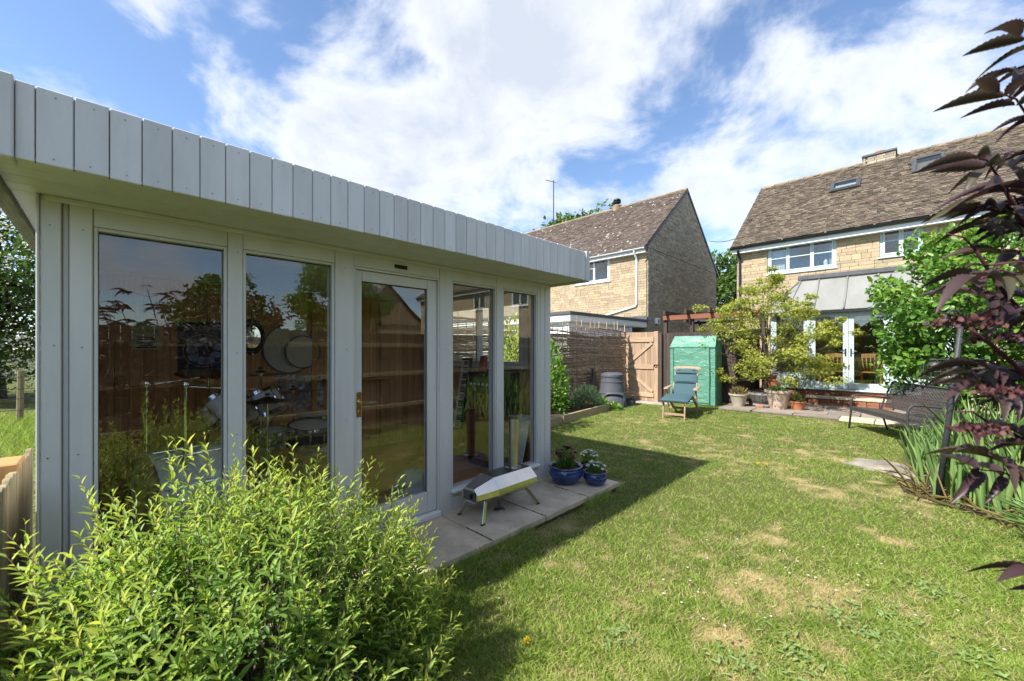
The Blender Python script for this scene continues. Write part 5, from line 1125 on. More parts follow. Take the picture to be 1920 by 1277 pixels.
a, b = onX(516, 702, XB), onX(607, 765, XB); cl = thing('photo_board', 'board of small overlapping photographs below the hung drumheads', 'photo board', (XB, (a.y + b.y) / 2, b.z))
box('board', 'pine', cl, (XB, a.y - .02, b.z - .02), (XB + .008, b.y + .02, a.z + .02)); n = 0
for i in range(5):
    for j in range(4):
        y = a.y + (b.y - a.y) * i / 5; z = b.z + (a.z - b.z) * j / 4; w, h_ = (b.y - a.y) / 5, (a.z - b.z) / 4
        box('photograph', 'photo', cl, (XB + .0085 + .0012 * (n % 3), y + random.uniform(-.01, .01), z + random.uniform(-.008, .008)), (XB + .0095 + .0012 * (n % 3), y + w * .94, z + h_ * .94)); n += 1
# keyboards leaning on the side wall
def lean(name, label, p, q, w, th, m):
    k = thing(name, label, 'keyboard', (p[0], p[1], FLZ)); MB().beam(p, q, w, th, (0, 1, 0)).build('case', m, k, .006); return k, Vector(p), Vector(q)
kt, kb = onY(877, 672, 3.24), onY(858, 806, 3.05); kb.z = max(kb.z, FLZ + .01)
k_, p, q = lean('keyboard', 'black and white piano keyboard standing on end in the fourth window', (kb.x, kb.y, kb.z), (kt.x, kt.y, kt.z), .16, .05, 'black')
d = (q - p); L = d.length; d.normalize(); sx = d.cross(Vector((0, -1, 0))).normalized(); nn = sx.cross(d)
if nn.y > 0: nn = -nn
for i in range(34): c = p + d * (.03 + (L - .06) * (i + .5) / 34) + nn * .027; MB().beam(c - d * (L / 34 * .46), c + d * (L / 34 * .46), .13, .012, nn).build('key', 'upvc_white', k_)
for i in range(33):
    if i % 7 not in (2, 6): c = p + d * (.03 + (L - .06) * (i + 1) / 34) + nn * .036 + sx * .028; MB().beam(c - d * .008, c + d * .008, .075, .012, nn).build('black_key', 'black', k_)
kt, kb = onY(908, 668, 3.27), onY(892, 800, 3.1); kb.z = max(kb.z, FLZ + .01); lean('keyboard_case', 'narrow red case standing on end beside the piano keyboard', (kb.x, kb.y, kb.z), (kt.x, kt.y, kt.z), .09, .06, 'red_paint')
q = onX(772, 905, -3.15); bg = thing('bean_bag', 'crumpled pale grey cloth bag on the floor behind the glass door', 'bag', (-3.15, q.y + .03, FLZ))
n = 28; vs = []
for i in range(13):
    ph = math.pi / 2 * i / 12
    for k in range(n): a = 2 * math.pi * k / n; rr = (.21 + .02 * math.sin(3 * a + i * .5) + .012 * math.sin(7 * a - i)) * math.cos(ph) ** .7; vs.append((rr * math.cos(a), rr * math.sin(a), .26 * math.sin(ph) + .010 * math.sin(5 * a + i)))
b = MB(); b.add(vs, [(i * n + k, i * n + (k + 1) % n, (i + 1) * n + (k + 1) % n, (i + 1) * n + k) for i in range(12) for k in range(n)] + [tuple(range(n - 1, -1, -1))]); b.build('bag_cloth', 'fabric_grey', bg, world=False, sm=True)
wb = thing('white_board', 'small white panel leaning inside the last window', 'panel', (-4.2, 3.2, FLZ)); q = onY(970, 800, 3.2); MB().beam((q.x, 3.1, FLZ + .01), (q.x, 3.28, .75), .26, .012, (0, 1, 0)).build('panel', 'paint_white', wb)

am = thing('amplifier', 'dark amplifier cabinet with brown grille inside the last window', 'amplifier', (-3.3, 3.1, FLZ))
box('cabinet', 'black', am, (-3.72, 3.02, FLZ + .002), (-3.12, 3.30, 1.22), .015); box('grille', 'red_beam', am, (-3.68, 3.008, .22), (-3.16, 3.0195, .98)); box('control_panel', 'steel_dark', am, (-3.68, 3.008, 1.0), (-3.16, 3.0195, 1.16), .003)
for k in range(7): MB().lathe([(.0, .018), (.014, .018), (.016, 0)], (-3.64 + .07 * k, 3.008, 1.08), 12, Matrix.Rotation(R_(90), 4, 'X')).build('knob', 'upvc_white', am, sm=SH)
MB().tube([(-3.52, 3.16, 1.22), (-3.50, 3.16, 1.27), (-3.34, 3.16, 1.27), (-3.32, 3.16, 1.22)], .01, 6).build('handle', 'black', am, sm=True)

# ------------------------------------------------------------------ plants
def branchy(par, name, m, paths, n=6):
    b = MB()
    for pts, r0, r1 in paths: b.tube(pts, [r0 + (r1 - r0) * i / (len(pts) - 1) for i in range(len(pts))], n)
    me = bpy.data.meshes.new(name); me.from_pydata(b.v, [], b.f); smooth(me); return tag(link(name, me, m, par), kind='stuff')
def curve(p, q, bend, n=6):
    p, q = Vector(p), Vector(q); off = Vector((random.uniform(-1, 1), random.uniform(-1, 1), random.uniform(-.2, .6))) * bend * (q - p).length
    return [p.lerp(q, i / n) + off * math.sin(math.pi * i / n) for i in range(n + 1)]
def foliage(name, par, m, P, D, Nn, L, Wd, rnd, shape, curl=None, kind='stuff'): return tag(link(name, leafmesh(name, P, D, Nn, L, Wd, np.clip(rnd, .001, 1), shape, curl), m, par), kind=kind)
U = lambda a, b, n: rng.uniform(a, b, n)

# --- foreground shrub: upright leafy shoots over a dome
SC = np.array([-1.80, .36, 0.]); SRX, SRH = .72, .93
sb_ = thing('willow_leaf_shrub', 'lime green narrow-leaved shrub in front of the summerhouse', 'shrub', tuple(SC))
ns = 1080
th_ = U(0, 2 * math.pi, ns); ph = np.arcsin(U(-.12, 1, ns)); out = np.stack([np.cos(ph) * np.cos(th_), np.cos(ph) * np.sin(th_), np.sin(ph)], 1)
lump = 1 + .34 * (fbm(th_ * 1.6, ph * 2.5, 31, 1., 3) - .5) * 2
rad = U(.60, 1.0, ns) ** .6 * lump
tipc = SC + np.array([0, 0, .12]) + out * np.array([SRX, SRX * .98, SRH - .22]) * rad[:, None]
sdir = nrm(out * np.array([.62, .62, .5]) + np.array([0, 0, .8]) + rng.normal(size=(ns, 3)) * .22); sl2 = U(.12, .40, ns) * (1 + .25 * out[:, 2])
keep = (tipc[:, 2] > .03) & (tipc[:, 1] > -.26) & (tipc[:, 0] > -2.62); tipc, sdir, sl2, out, rad = tipc[keep], sdir[keep], sl2[keep], out[keep], rad[keep]; ns = len(tipc)
nl = 20; ti = np.repeat(np.arange(ns), nl); k = np.tile(np.arange(nl), ns); u = (k + U(0, 1, ns * nl)) / nl
base = tipc[ti] + sdir[ti] * (sl2[ti] * (u - .35))[:, None]
ang = k * 2.4 + U(-.4, .4, ns * nl); e1 = nrm(np.cross(sdir, np.array([.3, .1, 1.]) + rng.normal(size=(ns, 3)) * .1)); e2 = np.cross(sdir, e1)
radv = e1[ti] * np.cos(ang)[:, None] + e2[ti] * np.sin(ang)[:, None]
op = .95 - .55 * u; Dl = nrm(sdir[ti] * (1 - op * .62)[:, None] + radv * op[:, None] + rng.normal(size=(ns * nl, 3)) * .12)
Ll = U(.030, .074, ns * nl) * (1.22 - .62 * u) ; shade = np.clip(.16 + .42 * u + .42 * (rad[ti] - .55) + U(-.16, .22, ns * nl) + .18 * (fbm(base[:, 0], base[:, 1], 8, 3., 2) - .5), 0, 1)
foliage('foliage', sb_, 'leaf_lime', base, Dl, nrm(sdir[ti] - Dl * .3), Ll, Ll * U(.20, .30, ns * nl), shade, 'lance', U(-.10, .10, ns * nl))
pth = []
for i in range(0, ns, 1): p = tipc[i] - sdir[i] * sl2[i] * .4; pth.append(([Vector(p), Vector(tipc[i] + sdir[i] * sl2[i] * .62)], .0016, .0008))
branchy(sb_, 'shoots', 'twig', pth, 4); pth = []
for i in rng.choice(ns, 150, replace=False): b0 = SC + np.array([random.gauss(0, .07), random.gauss(0, .07), 0]); pth.append((curve(b0, tipc[i], .10), .007, .0018))
branchy(sb_, 'stems', 'bark', pth, 5)
n = 46; ix = rng.choice(ns, n); P = np.repeat(tipc[ix] + sdir[ix] * .06, 5, 0); foliage('blossom', sb_, 'petal_white', P + rng.normal(size=P.shape) * .006, rdir(len(P), .4), rdir(len(P), 1), U(.007, .012, len(P)), U(.006, .010, len(P)), U(0, 1, len(P)), 'quad')

# --- black elder: compound leaves of five toothed leaflets
EC = Vector((.66, 1.02, 0))
el = thing('black_elder', 'dark purple-leaved elder bush close by on the right', 'shrub', tuple(EC))
Pl, Dl_, Nl, Ll_, Wl, Rl = [], [], [], [], [], []; stems = []
def compound(p, d, up, L, tone):
    """Petiole with a terminal leaflet and two opposite pairs."""
    p, d, up = Vector(p), Vector(d).normalized(), Vector(up); s = d.cross(up).normalized(); up = s.cross(d)
    q = p + d * L * .55 - up * L * .06; stems.append(([p, p.lerp(q, .5) + up * .01, q], .0022, .0012))
    for f, sgn in ((.40, -1), (.42, 1), (.80, -1), (.82, 1), (1., 0)):
        c = p.lerp(q, f); dd = (d * (.50 if sgn else 1) + s * sgn * .85 - Vector((0, 0, random.uniform(-.05, .22)))).normalized()
        l = L * random.uniform(.50, .66) * (.85 if f < .5 else 1); Pl.append(c); Dl_.append(dd); Nl.append((up + Vector((random.gauss(0, .25), random.gauss(0, .25), 0)))); Ll_.append(l); Wl.append(l * random.uniform(.30, .40)); Rl.append(min(1, max(0.01, tone + random.uniform(-.2, .25))))
er = random.Random(12)
# main upright stems, leaves in opposite pairs along them
def estem(base, top, nleaf, L=.16):
    pts = curve(base, top, .05, 7); stems.append((pts, .010, .004)); 
    for i in range(nleaf):
        f = .25 + .75 * (i + .5) / nleaf; k = min(int(f * 7), 6); p = pts[k].lerp(pts[k + 1], f * 7 - k); a0 = i * math.pi / 2 + er.uniform(-.5, .5)
        for a in (a0, a0 + math.pi):
            d = Vector((math.cos(a), math.sin(a), er.uniform(.1, .6))); q = p + d.normalized() * er.uniform(.03, .13); stems.append(([p, q], .003, .002)); compound(q, d, (0, 0, 1), L * er.uniform(.85, 1.2), er.uniform(.2, .7))
    return pts[-1]
umb = []
for x, y, h, n in ((.62, .95, 2.16, 8), (.72, 1.25, 2.22, 8), (.80, .75, 2.15, 8), (.78, 1.75, 2.0, 8), (.92, 1.3, 2.2, 8), (.62, .45, 2.0, 7), (.95, .35, 2.22, 8), (.85, -.1, 2.1, 8), (1.1, .9, 2.25, 8), (1.05, 1.8, 2.1, 8), (.95, 2.2, 1.7, 6), (1.15, .1, 2.05, 7), (.7, .05, 1.8, 7), (.8, 2.0, 1.6, 6), (.72, .7, 1.5, 6), (.78, 1.5, 1.5, 6), (.9, 1.0, 1.3, 5), (.85, .2, 1.3, 5), (1.0, -.4, 1.9, 7), (1.2, 1.4, 2.0, 7), (.8, .3, 1.7, 8), (.9, .8, 1.8, 8), (.85, 1.4, 1.85, 8), (1.0, 1.6, 1.6, 7), (.9, -.3, 1.6, 7), (1.1, .5, 1.7, 7), (.85, 2.3, 1.9, 7)):
    t_ = estem((EC.x + .2 + (x - EC.x) * .35, EC.y + (y - EC.y) * .35, 0), (x, y, h), n, .21); umb.append(t_)
# shoots that reach into the frame: base pixel, tip pixel, distances, leaf pairs
for bx, by, tx, ty, k0, k1, nlf in ((1990, 560, 1870, 330, .86, .78, 2), (1975, 640, 1830, 470, .84, .76, 2), (1960, 760, 1815, 615, .80, .74, 2), (1975, 860, 1850, 790, .80, .76, 2), (1990, 330, 1925, 215, .80, .76, 2), (2000, 160, 1960, 100, .80, .76, 1), (1985, 520, 1900, 520, .74, .70, 1), (2040, 1110, 2000, 1090, .72, .70, 1), (1980, 960, 1905, 880, .78, .74, 1), (1990, 720, 1880, 690, .84, .80, 2), (1985, 450, 1890, 400, .86, .82, 2), (1990, 400, 1870, 420, .92, .86, 1), (1990, 270, 1910, 300, .9, .86, 1), (1990, 610, 1845, 545, .9, .84, 2), (1985, 800, 1865, 730, .9, .84, 1)):
    p, q = atK(bx, by, k0), atK(tx, ty, k1); stems.append((curve((p.x + .25, p.y - .05, max(p.z - .5, .02)), p, .05, 4), .007, .005)); stems.append((curve(p, q, .05, 4), .005, .003))
    for i in range(nlf):
        f = (i + .7) / nlf; c = p.lerp(q, f)
        for s in (-1, 1):
            d = Vector((FX, FY, 0)) * er.uniform(-.8, .6) + Vector((RX, RY, 0)) * s * (er.uniform(.7, 1.1)) + Vector((0, 0, er.uniform(-.1, .35))); compound(c, d, Vector((0, 0, 1)) + Vector((RX, RY, 0)) * er.uniform(-.3, .3) + Vector((FX, FY, 0)) * er.uniform(-.5, -.1), er.uniform(.105, .155), er.uniform(.2, .75))
    compound(q, (q - p).normalized() - Vector((RX, RY, 0)) * .4 + Vector((0, 0, .1)), (0.2, 0, 1), .14, .8)
A_ = lambda l: np.array([list(v) for v in l], float)
# keep the lens itself clear of leaves
P_ = A_(Pl); rel = P_ - np.array([0, 0, CZ]); kk = rel[:, 0] * FX + rel[:, 1] * FY; lat = rel[:, 0] * RX + rel[:, 1] * RY
ok = (kk < -.05) | ((kk > .42) & (960 + F * lat / np.maximum(kk, .05) > 1828)) | (lat > .75 + 0 * kk) & (kk > -.2) & (960 + F * lat / np.maximum(kk, .05) > 1950)
foliage('foliage', el, 'leaf_elder', P_[ok], A_(Dl_)[ok], A_(Nl)[ok], np.array(Ll_)[ok], np.array(Wl)[ok], np.array(Rl)[ok], 'serrate', U(-.35, .10, int(ok.sum())))
branchy(el, 'stems', 'elder_stem', stems, 6)
bp = []
for px, py, kq, rr in ((1805, 612, .70, .050), (1880, 640, .74, .05), (1838, 812, .70, .040), (1880, 740, .66, .035)):
    c = np.array(atK(px, py, kq)); n = 110; v = rdir(n); v[:, 2] = np.abs(v[:, 2]) * .35; bp.append(c + v * rr * (U(.3, 1, n) ** .5)[:, None])
for t_ in umb[:10]: c = np.array(t_) + np.array([0, 0, .03]); v = rdir(60); v[:, 2] = np.abs(v[:, 2]) * .3; bp.append(c + v * .05)
bp = np.concatenate(bp); bp = bp[((bp[:, 0] * RX + bp[:, 1] * RY) > .5)]; n = len(bp); foliage('flower_buds', el, 'bud_elder', bp, rdir(n, .6), rdir(n), U(.007, .013, n), U(.005, .009, n), U(0, 1, n), 'ovate')

# --- generic crown from clumps
def crown(par, m, centers, radii, nper, L, shape='ovate', wr=.6, tone=.5, up=.25, name='crown', flat=1., inner=.35):
    Ps, Ts = [], []; allc = np.array(centers, float)
    for c, r, q in zip(allc, radii, nper):
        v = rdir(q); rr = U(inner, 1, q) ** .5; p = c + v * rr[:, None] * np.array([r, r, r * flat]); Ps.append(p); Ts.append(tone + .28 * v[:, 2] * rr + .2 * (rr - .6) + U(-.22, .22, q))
    P = np.concatenate(Ps); T_ = np.concatenate(Ts); n = len(P); D = rdir(n, -.15); Nn = nrm(rdir(n) * .75 + np.array([0, 0, 1.]) * up * 2)
    return foliage(name, par, m, P, D, Nn, U(L * .65, L * 1.25, n), U(L * .65, L * 1.2, n) * wr, T_, shape, U(-.2, .15, n))
def tree(name, label, base, height, crad, nclump, perclump, L, m, crown_z=.45, cat='tree', seed=0, trunk=.14, cr=.34, shape='ovate', flat=1., tone=.5, squash=1.):
    r = random.Random(seed); t = thing(name, label, cat, tuple(base)); base = Vector(base); cc = base + Vector((0, 0, height * (crown_z + (1 - crown_z) / 2))); hz = height * (1 - crown_z) / 2
    cs, rs, paths = [], [], []; top = base + Vector((r.uniform(-.1, .1), r.uniform(-.1, .1), height * .62)); tr_ = curve(base - Vector((0, 0, .1)), top, .03, 8)
    MB().tube(tr_, [trunk * (1 - .75 * i / 8) for i in range(9)], 10).build('trunk', 'bark', t, sm=True)
    for i in range(nclump):
        while True:
            v = Vector((r.uniform(-1, 1), r.uniform(-1, 1), r.uniform(-1, 1)))
            if .25 < v.length < 1: break
        v = v * (1 if v.length > .6 else 1.3); c = cc + Vector((v.x * crad, v.y * crad * squash, v.z * hz)); cs.append(c); rs.append(crad * cr * r.uniform(.6, 1.25)); k = r.randint(3, 8); paths.append((curve(tr_[k], c, .12, 5), trunk * .22, .006))
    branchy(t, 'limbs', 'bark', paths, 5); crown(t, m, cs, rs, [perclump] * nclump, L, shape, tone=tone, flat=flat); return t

# --- Japanese maple in the half barrel
bx_ = Vector((-2.52, 11.72, 0))
hbx = thing('half_barrel', 'dark oak half barrel planter with pale bands under the maple', 'planter', tuple(bx_))
for k in range(22):
    a0, a1 = 2 * math.pi * k / 22 + .008, 2 * math.pi * (k + 1) / 22 - .008; rings = []
    for z, r in ((.0, .36), (.2, .41), (.42, .40)): rings.append([(r * math.cos(a0), r * math.sin(a0), z), (r * math.cos(a1), r * math.sin(a1), z), ((r - .025) * math.cos(a1), (r - .025) * math.sin(a1), z), ((r - .025) * math.cos(a0), (r - .025) * math.sin(a0), z)])
    MB().loft(rings).build('stave', 'barrel', hbx, world=False)
for z, r in ((.34, .408), (.08, .386)): MB().lathe([(r, 0), (r + .006, 0), (r + .006, .05), (r, .05)], (0, 0, z), 32).build('band', 'barrel_band', hbx, world=False, sm=SH)
MB().lathe([(.0, .36), (.37, .36)], n=32).build('soil', 'soil', hbx, world=False)
ac = thing('maple_tree', 'yellow-green Japanese maple with layered branches growing in the half barrel', 'tree', (bx_.x, bx_.y, .36))
cs, rs, paths = [], [], []; fork = bx_ + Vector((-.02, 0, .75)); r = random.Random(4)
MB().tube(curve(bx_ + Vector((0, 0, .3)), fork, .04, 5), [.075, .065, .055, .05, .048, .046], 10).build('trunk', 'bark', ac, sm=True)
tiers = [(-1.20, 1.05, .30), (-.75, .80, .30), (1.15, 1.05, .28), (.75, 1.25, .30), (-1.15, 1.55, .34), (-.55, 1.35, .34), (.2, 1.2, .32), (.95, 1.75, .28), (.45, 1.7, .36), (-.2, 1.75, .38), (-.85, 1.95, .36), (.25, 2.15, .36), (-.45, 2.3, .36), (.7, 2.2, .30), (-1.0, 2.40, .26), (0.0, 2.65, .32), (.35, 2.65, .26), (-.25, 2.95, .24), (.1, 3.15, .20), (1.35, 1.85, .18), (-1.35, 1.25, .2), (1.3, 2.15, .15), (-1.1, .62, .2), (.55, .85, .24), (.12, 3.35, .12), (-.2, .95, .28), (-.65, 2.65, .2), (.85, 2.45, .16), (1.05, .95, .2), (-1.3, 1.9, .2)]
for x, z, q in tiers:
    for j in range(6):
        c = Vector((bx_.x + x + r.gauss(0, q * .75), bx_.y + r.gauss(-.05, .45), z + r.gauss(0, .13))); cs.append(c); rs.append(q * r.uniform(.6, 1.0))
        if j < 2: paths.append((curve(fork.lerp(bx_ + Vector((x * .3, 0, z * .75 + .3)), r.uniform(0, .7)), c, .08, 5), .010, .002))
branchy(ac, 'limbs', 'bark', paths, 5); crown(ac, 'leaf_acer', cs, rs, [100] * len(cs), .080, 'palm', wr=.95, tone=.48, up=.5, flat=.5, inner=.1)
# --- glossy green shrub by the bench
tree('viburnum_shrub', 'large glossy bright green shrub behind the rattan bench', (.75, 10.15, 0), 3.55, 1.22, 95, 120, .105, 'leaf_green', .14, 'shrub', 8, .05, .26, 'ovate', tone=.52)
# --- hawthorn in blossom and field edge
hw = tree('hawthorn_tree', 'hawthorn covered in white blossom at the field edge on the left', (-19.5, -2.3, 0), 6.6, 3.3, 120, 190, .13, 'leaf_hawthorn', .06, 'tree', 15, .2, .27)
n = 2600; v = rdir(n); P = np.array([-19.5, -2.3, 3.5]) + v * np.array([3.4, 3.3, 3.2]) * U(.75, 1.08, n)[:, None]; P = P[P[:, 2] > .4]; msk = fbm(P[:, 1] * 1.2, P[:, 2] * 1.2, 6, 1., 3) > .46; P = P[msk]; P = np.repeat(P, 5, 0) + rng.normal(size=(len(P) * 5, 3)) * .05; n = len(P); foliage('blossom', hw, 'blossom', P, rdir(n), rdir(n, .6), U(.05, .09, n), U(.04, .08, n), U(0, 1, n), 'quad')
tree('hawthorn_tree', 'smaller blossoming hawthorn low beside the wire fence', (-16.5, -3.4, 0), 2.6, 1.3, 30, 150, .11, 'leaf_hawthorn', .04, 'tree', 16, .08, .4)
tree('broadleaf_tree', 'green tree rising behind the neighbouring ridge', tuple(onY(1085, 655, 34).to_2d()) + (0,), 15.4, 5.0, 60, 170, .42, 'leaf_tree', .45, 'tree', 2, .4, .3)
q = onY(1360, 655, 42); tree('broadleaf_tree', 'distant green tree between the two houses', (q.x + 1.2, q.y, 0), 11.5, 3.6, 45, 150, .4, 'leaf_tree', .2, 'tree', 3, .3, .32)
tree('broadleaf_tree', 'pale green drooping tree mirrored in the second summerhouse window', (19.5, 10.2, 0), 7.4, 2.6, 60, 160, .22, 'leaf_green', .2, 'tree', 5, .2, .3)
tree('broadleaf_tree', 'round green tree mirrored at the left of the first window', (15, 3.6, 0), 4.4, 1.9, 40, 150, .2, 'leaf_tree', .15, 'tree', 9, .15, .34)
# far hedgerow behind the viewer, seen in the garden doors
P = np.stack([U(-120, 120, 26000), U(-82, -74, 26000), U(0, 1, 26000)], 1); P[:, 2] = P[:, 2] ** .8 * (4.0 + 3.0 * fbm(P[:, 0], P[:, 0] * 0, 2, .09, 3)); n = len(P)
tag(link('far_hedgerow', leafmesh('far_hedgerow', P, rdir(n), rdir(n, .5), U(.6, 1.3, n), U(.5, 1.0, n), U(0, .7, n), 'quad'), 'leaf_tree'), 'dark hedgerow far across the field, mirrored in the garden doors', kind='stuff')

# --- bed plants
def bush(name, label, c, r, h, n, L, m, shape='ovate', wr=.5, tone=.5, cat='plant', upd=.3):
    t = thing(name, label, cat, c); c = np.array(c); v = rdir(n); v[:, 2] = np.abs(v[:, 2]); P = c + v * np.array([r, r, h]) * (U(.15, 1, n) ** .5)[:, None]
    foliage('foliage', t, m, P, nrm(v + rdir(n) * .7 + np.array([0, 0, upd])), rdir(n, .8), U(L * .7, L * 1.2, n), U(L * .7, L * 1.2, n) * wr, tone + U(-.3, .3, n) + .2 * v[:, 2], shape)
    branchy(t, 'stems', 'twig', [(curve(c + rng.normal(size=3) * .02 * np.array([1, 1, 0]), c + rdir(1, 1.)[0] * np.array([r, r, h]) * .7, .08, 4), .006, .002) for _ in range(14)], 4); return t
q = onX(1050, 700, -5.55); bush('side_shrub', 'sunlit yellow-green shrub outside the summerhouse side window', (-5.0, 5.1, .1), .55, 2.0, 1500, .10, 'leaf_lime', cat='shrub', tone=.6)
bush('laurel_shrub', 'upright glossy laurel at the corner of the summerhouse', (-5.55, q.y - .3, .1), .38, 1.55, 900, .11, 'leaf_green', cat='shrub', tone=.55)
bush('rosemary_bush', 'feathery grey-green rosemary at the foot of the willow fence', (-5.45, 8.05, .1), .42, .52, 2600, .075, 'leaf_rosemary', 'lance', .10, upd=1.2)
bush('lemon_balm', 'small bright green herb clump at the end of the raised bed', (-5.3, 8.45, .1), .2, .22, 420, .06, 'leaf_green', tone=.75)
bush('bed_herb', 'low dark green herb under the willow fence', (-5.75, 7.3, .1), .4, .35, 900, .07, 'leaf_tree', tone=.4)
bush('hatch_weeds', 'green weeds growing round the foot of the compost bin', tuple(onZ(1150, 768)), .22, .16, 420, .06, 'leaf_green', tone=.6)

# --- iris clump
ic = thing('iris_clump', 'tall clump of sword-shaped green iris leaves beside the pond', 'plant', (.5, 5.6, 0))
n = 640; u = U(0, 1, n); cxy = np.stack([.18 + .75 * U(0, 1, n) ** .8, 5.0 + 2.2 * U(0, 1, n)], 1); cxy[:, 0] -= .22 * (cxy[:, 1] - 5.4).clip(0) ; cxy[:, 0] = np.maximum(cxy[:, 0], .02 + .32 * (5.9 - cxy[:, 1]).clip(0))
cxy[:, 1] = np.maximum(cxy[:, 1], 5.82 - .63 * (cxy[:, 0] + .04) + U(0, .5, n)); clus = np.round(cxy / .13) * .13 + rng.normal(size=(n, 2)) * .025; P = np.stack([clus[:, 0], clus[:, 1], np.zeros(n)], 1); fan = rng.normal(size=(n, 2)) * .12; P[:, 0] += .10
D = nrm(np.stack([fan[:, 0] - .05, fan[:, 1], np.ones(n)], 1)); foliage('leaves', ic, 'leaf_iris', P, D, nrm(np.stack([rng.normal(size=n), rng.normal(size=n), np.zeros(n) + .05], 1)), U(.45, 1.0, n) * np.clip(.55 + .9 * clus[:, 0], .62, 1.05), U(.018, .034, n), U(.05, .95, n), 'blade', U(-.16, .05, n))
n = 160; P = np.stack([U(.0, .9, n), U(0, 1.3, n), np.zeros(n) + .015], 1); P[:, 1] += 5.75 - .63 * (P[:, 0] + .04); foliage('dead_leaves', ic, 'leaf_straw', P, nrm(np.stack([rng.normal(size=n), rng.normal(size=n), np.abs(rng.normal(size=n)) * .4], 1)), rdir(n, .5), U(.2, .5, n), U(.008, .016, n), U(0, 1, n), 'blade', U(-.6, 0, n))
ft = thing('strappy_plant', 'arching yellow-green strap leaves at the right foot of the irises', 'plant', (.86, 5.0, 0)); n = 60; a = U(0, 6.28, n)
P = np.stack([.86 + rng.normal(size=n) * .06, 5.0 + rng.normal(size=n) * .06, np.zeros(n)], 1); foliage('leaves', ft, 'leaf_iris', P, nrm(np.stack([np.cos(a) * .6, np.sin(a) * .6, np.ones(n)], 1)), nrm(np.stack([-np.cos(a), -np.sin(a), np.ones(n) * .6], 1)), U(.28, .5, n), U(.014, .022, n), U(.4, .9, n), 'blade', U(-.75, -.3, n))
sb2 = MB(); pts = [(.05, 7.0), (-.05, 6.6), (-.06, 6.1), (-.02, 5.78), (.22, 5.58), (.50, 5.40), (.70, 5.2), (.85, 4.6), (1.55, 4.0), (1.55, 8.0), (.3, 8.2)]; sb2.slab([(x, y, .004) for x, y in pts], (0, 0, .012)); tag(sb2.build('border_soil', 'soil'), 'bare soil strip under the irises', kind='structure')
for i, (px, py, sx, sy, sz, rz) in enumerate(((1655, 878, .34, .22, .06, .4), (1700, 893, .2, .16, .05, 1.1), (1632, 868, .16, .10, .035, -.3))):
    q = onZ(px, py); vs = []; rr = random.Random(i); b = MB(); n = 14
    for j, (f, z) in enumerate(((1, -.02), (1.02, .4), (.9, .85), (.55, 1.0))): vs.append([(f * sx * (1 + .2 * math.sin(3 * k + i) * (1 if j else 1)) * math.cos(2 * math.pi * k / n) * (1 + rr.uniform(-.08, .08)), f * sy * math.sin(2 * math.pi * k / n) * (1 + rr.uniform(-.12, .12)), sz * z * (1 + rr.uniform(-.2, .2))) for k in range(n)])
    b.loft(vs); o = b.build('rock', 'rock', None, .004, sm=R_(25)); o.location = q; o.rotation_euler = (0, 0, rz); tag(o, ('large flat weathered stone at the pond edge', 'flat stone half hidden by the iris leaves', 'small thin stone left of the pond edge rock')[i], 'rock', 'pond edge stones')

# ------------------------------------------------------------------ pots
def pot(name, label, loc, prof, m, rim=None, soil=None, cat='plant pot'):
    t = thing(name, label, cat, tuple(loc)); MB().lathe(prof, n=40).build('pot', m, t, world=False, sm=R_(50))
    if rim: MB().lathe(rim, n=40).build('rim', 'rim_glaze', t, world=False, sm=R_(60))
    if soil: MB().lathe([(0, soil[1]), (soil[0], soil[1])], n=28).build('soil', 'soil', t, world=False)
    return t
def flowers(t, n, r, z0, z1, m, L, heart=None, seed=0):
    """Daisy-like heads: ring of petals, centre, stem."""
    rr = np.random.default_rng(seed); a = rr.uniform(0, 6.28, n); q = r * rr.uniform(0, 1, n) ** .5; c = np.stack([q * np.cos(a), q * np.sin(a), z1 - (z1 - z0) * (q / r) ** 2 + rr.uniform(-.012, .012, n)], 1); ax = nrm(np.stack([c[:, 0] * 2.2, c[:, 1] * 2.2, np.ones(n) * .5], 1) + rr.normal(size=(n, 3)) * .2)
    npet = 9; P, D, Nn = [], [], []
    for i in range(n):
        e1 = np.cross(ax[i], [.3, .2, 1.]); e1 /= np.linalg.norm(e1); e2 = np.cross(ax[i], e1)
        for k in range(npet): b = 6.283 * k / npet + i; v = e1 * np.cos(b) + e2 * np.sin(b); P.append(c[i]); D.append(v + ax[i] * .22); Nn.append(ax[i])
    n2 = len(P); o = link('petals', leafmesh('petals', np.array(P), np.array(D), np.array(Nn), np.full(n2, L), np.full(n2, L * .55), rr.uniform(0, 1, n2), 'quad'), m, t, world=False); tag(o, kind='stuff')
    if heart:
        v, d = c + ax * .002, ax; P = np.repeat(v, 5, 0); D = np.concatenate([[np.cross(ax[i], [np.cos(k), np.sin(k), .3]) for k in (0, 1.3, 2.5, 3.8, 5)] for i in range(n)]); o = link('hearts', leafmesh('hearts', P, D, np.repeat(ax, 5, 0), np.full(n * 5, L * .36), np.full(n * 5, L * .4), rr.uniform(0, 1, n * 5), 'quad'), heart, t, world=False); tag(o, kind='stuff')
    b = MB()
    for i in range(n): b.tube([(c[i][0] * .3, c[i][1] * .3, z0 * .45), tuple(c[i])], .0013, 4)
    tag(b.build('stalks', 'leaf_green', t, world=False), kind='stuff')
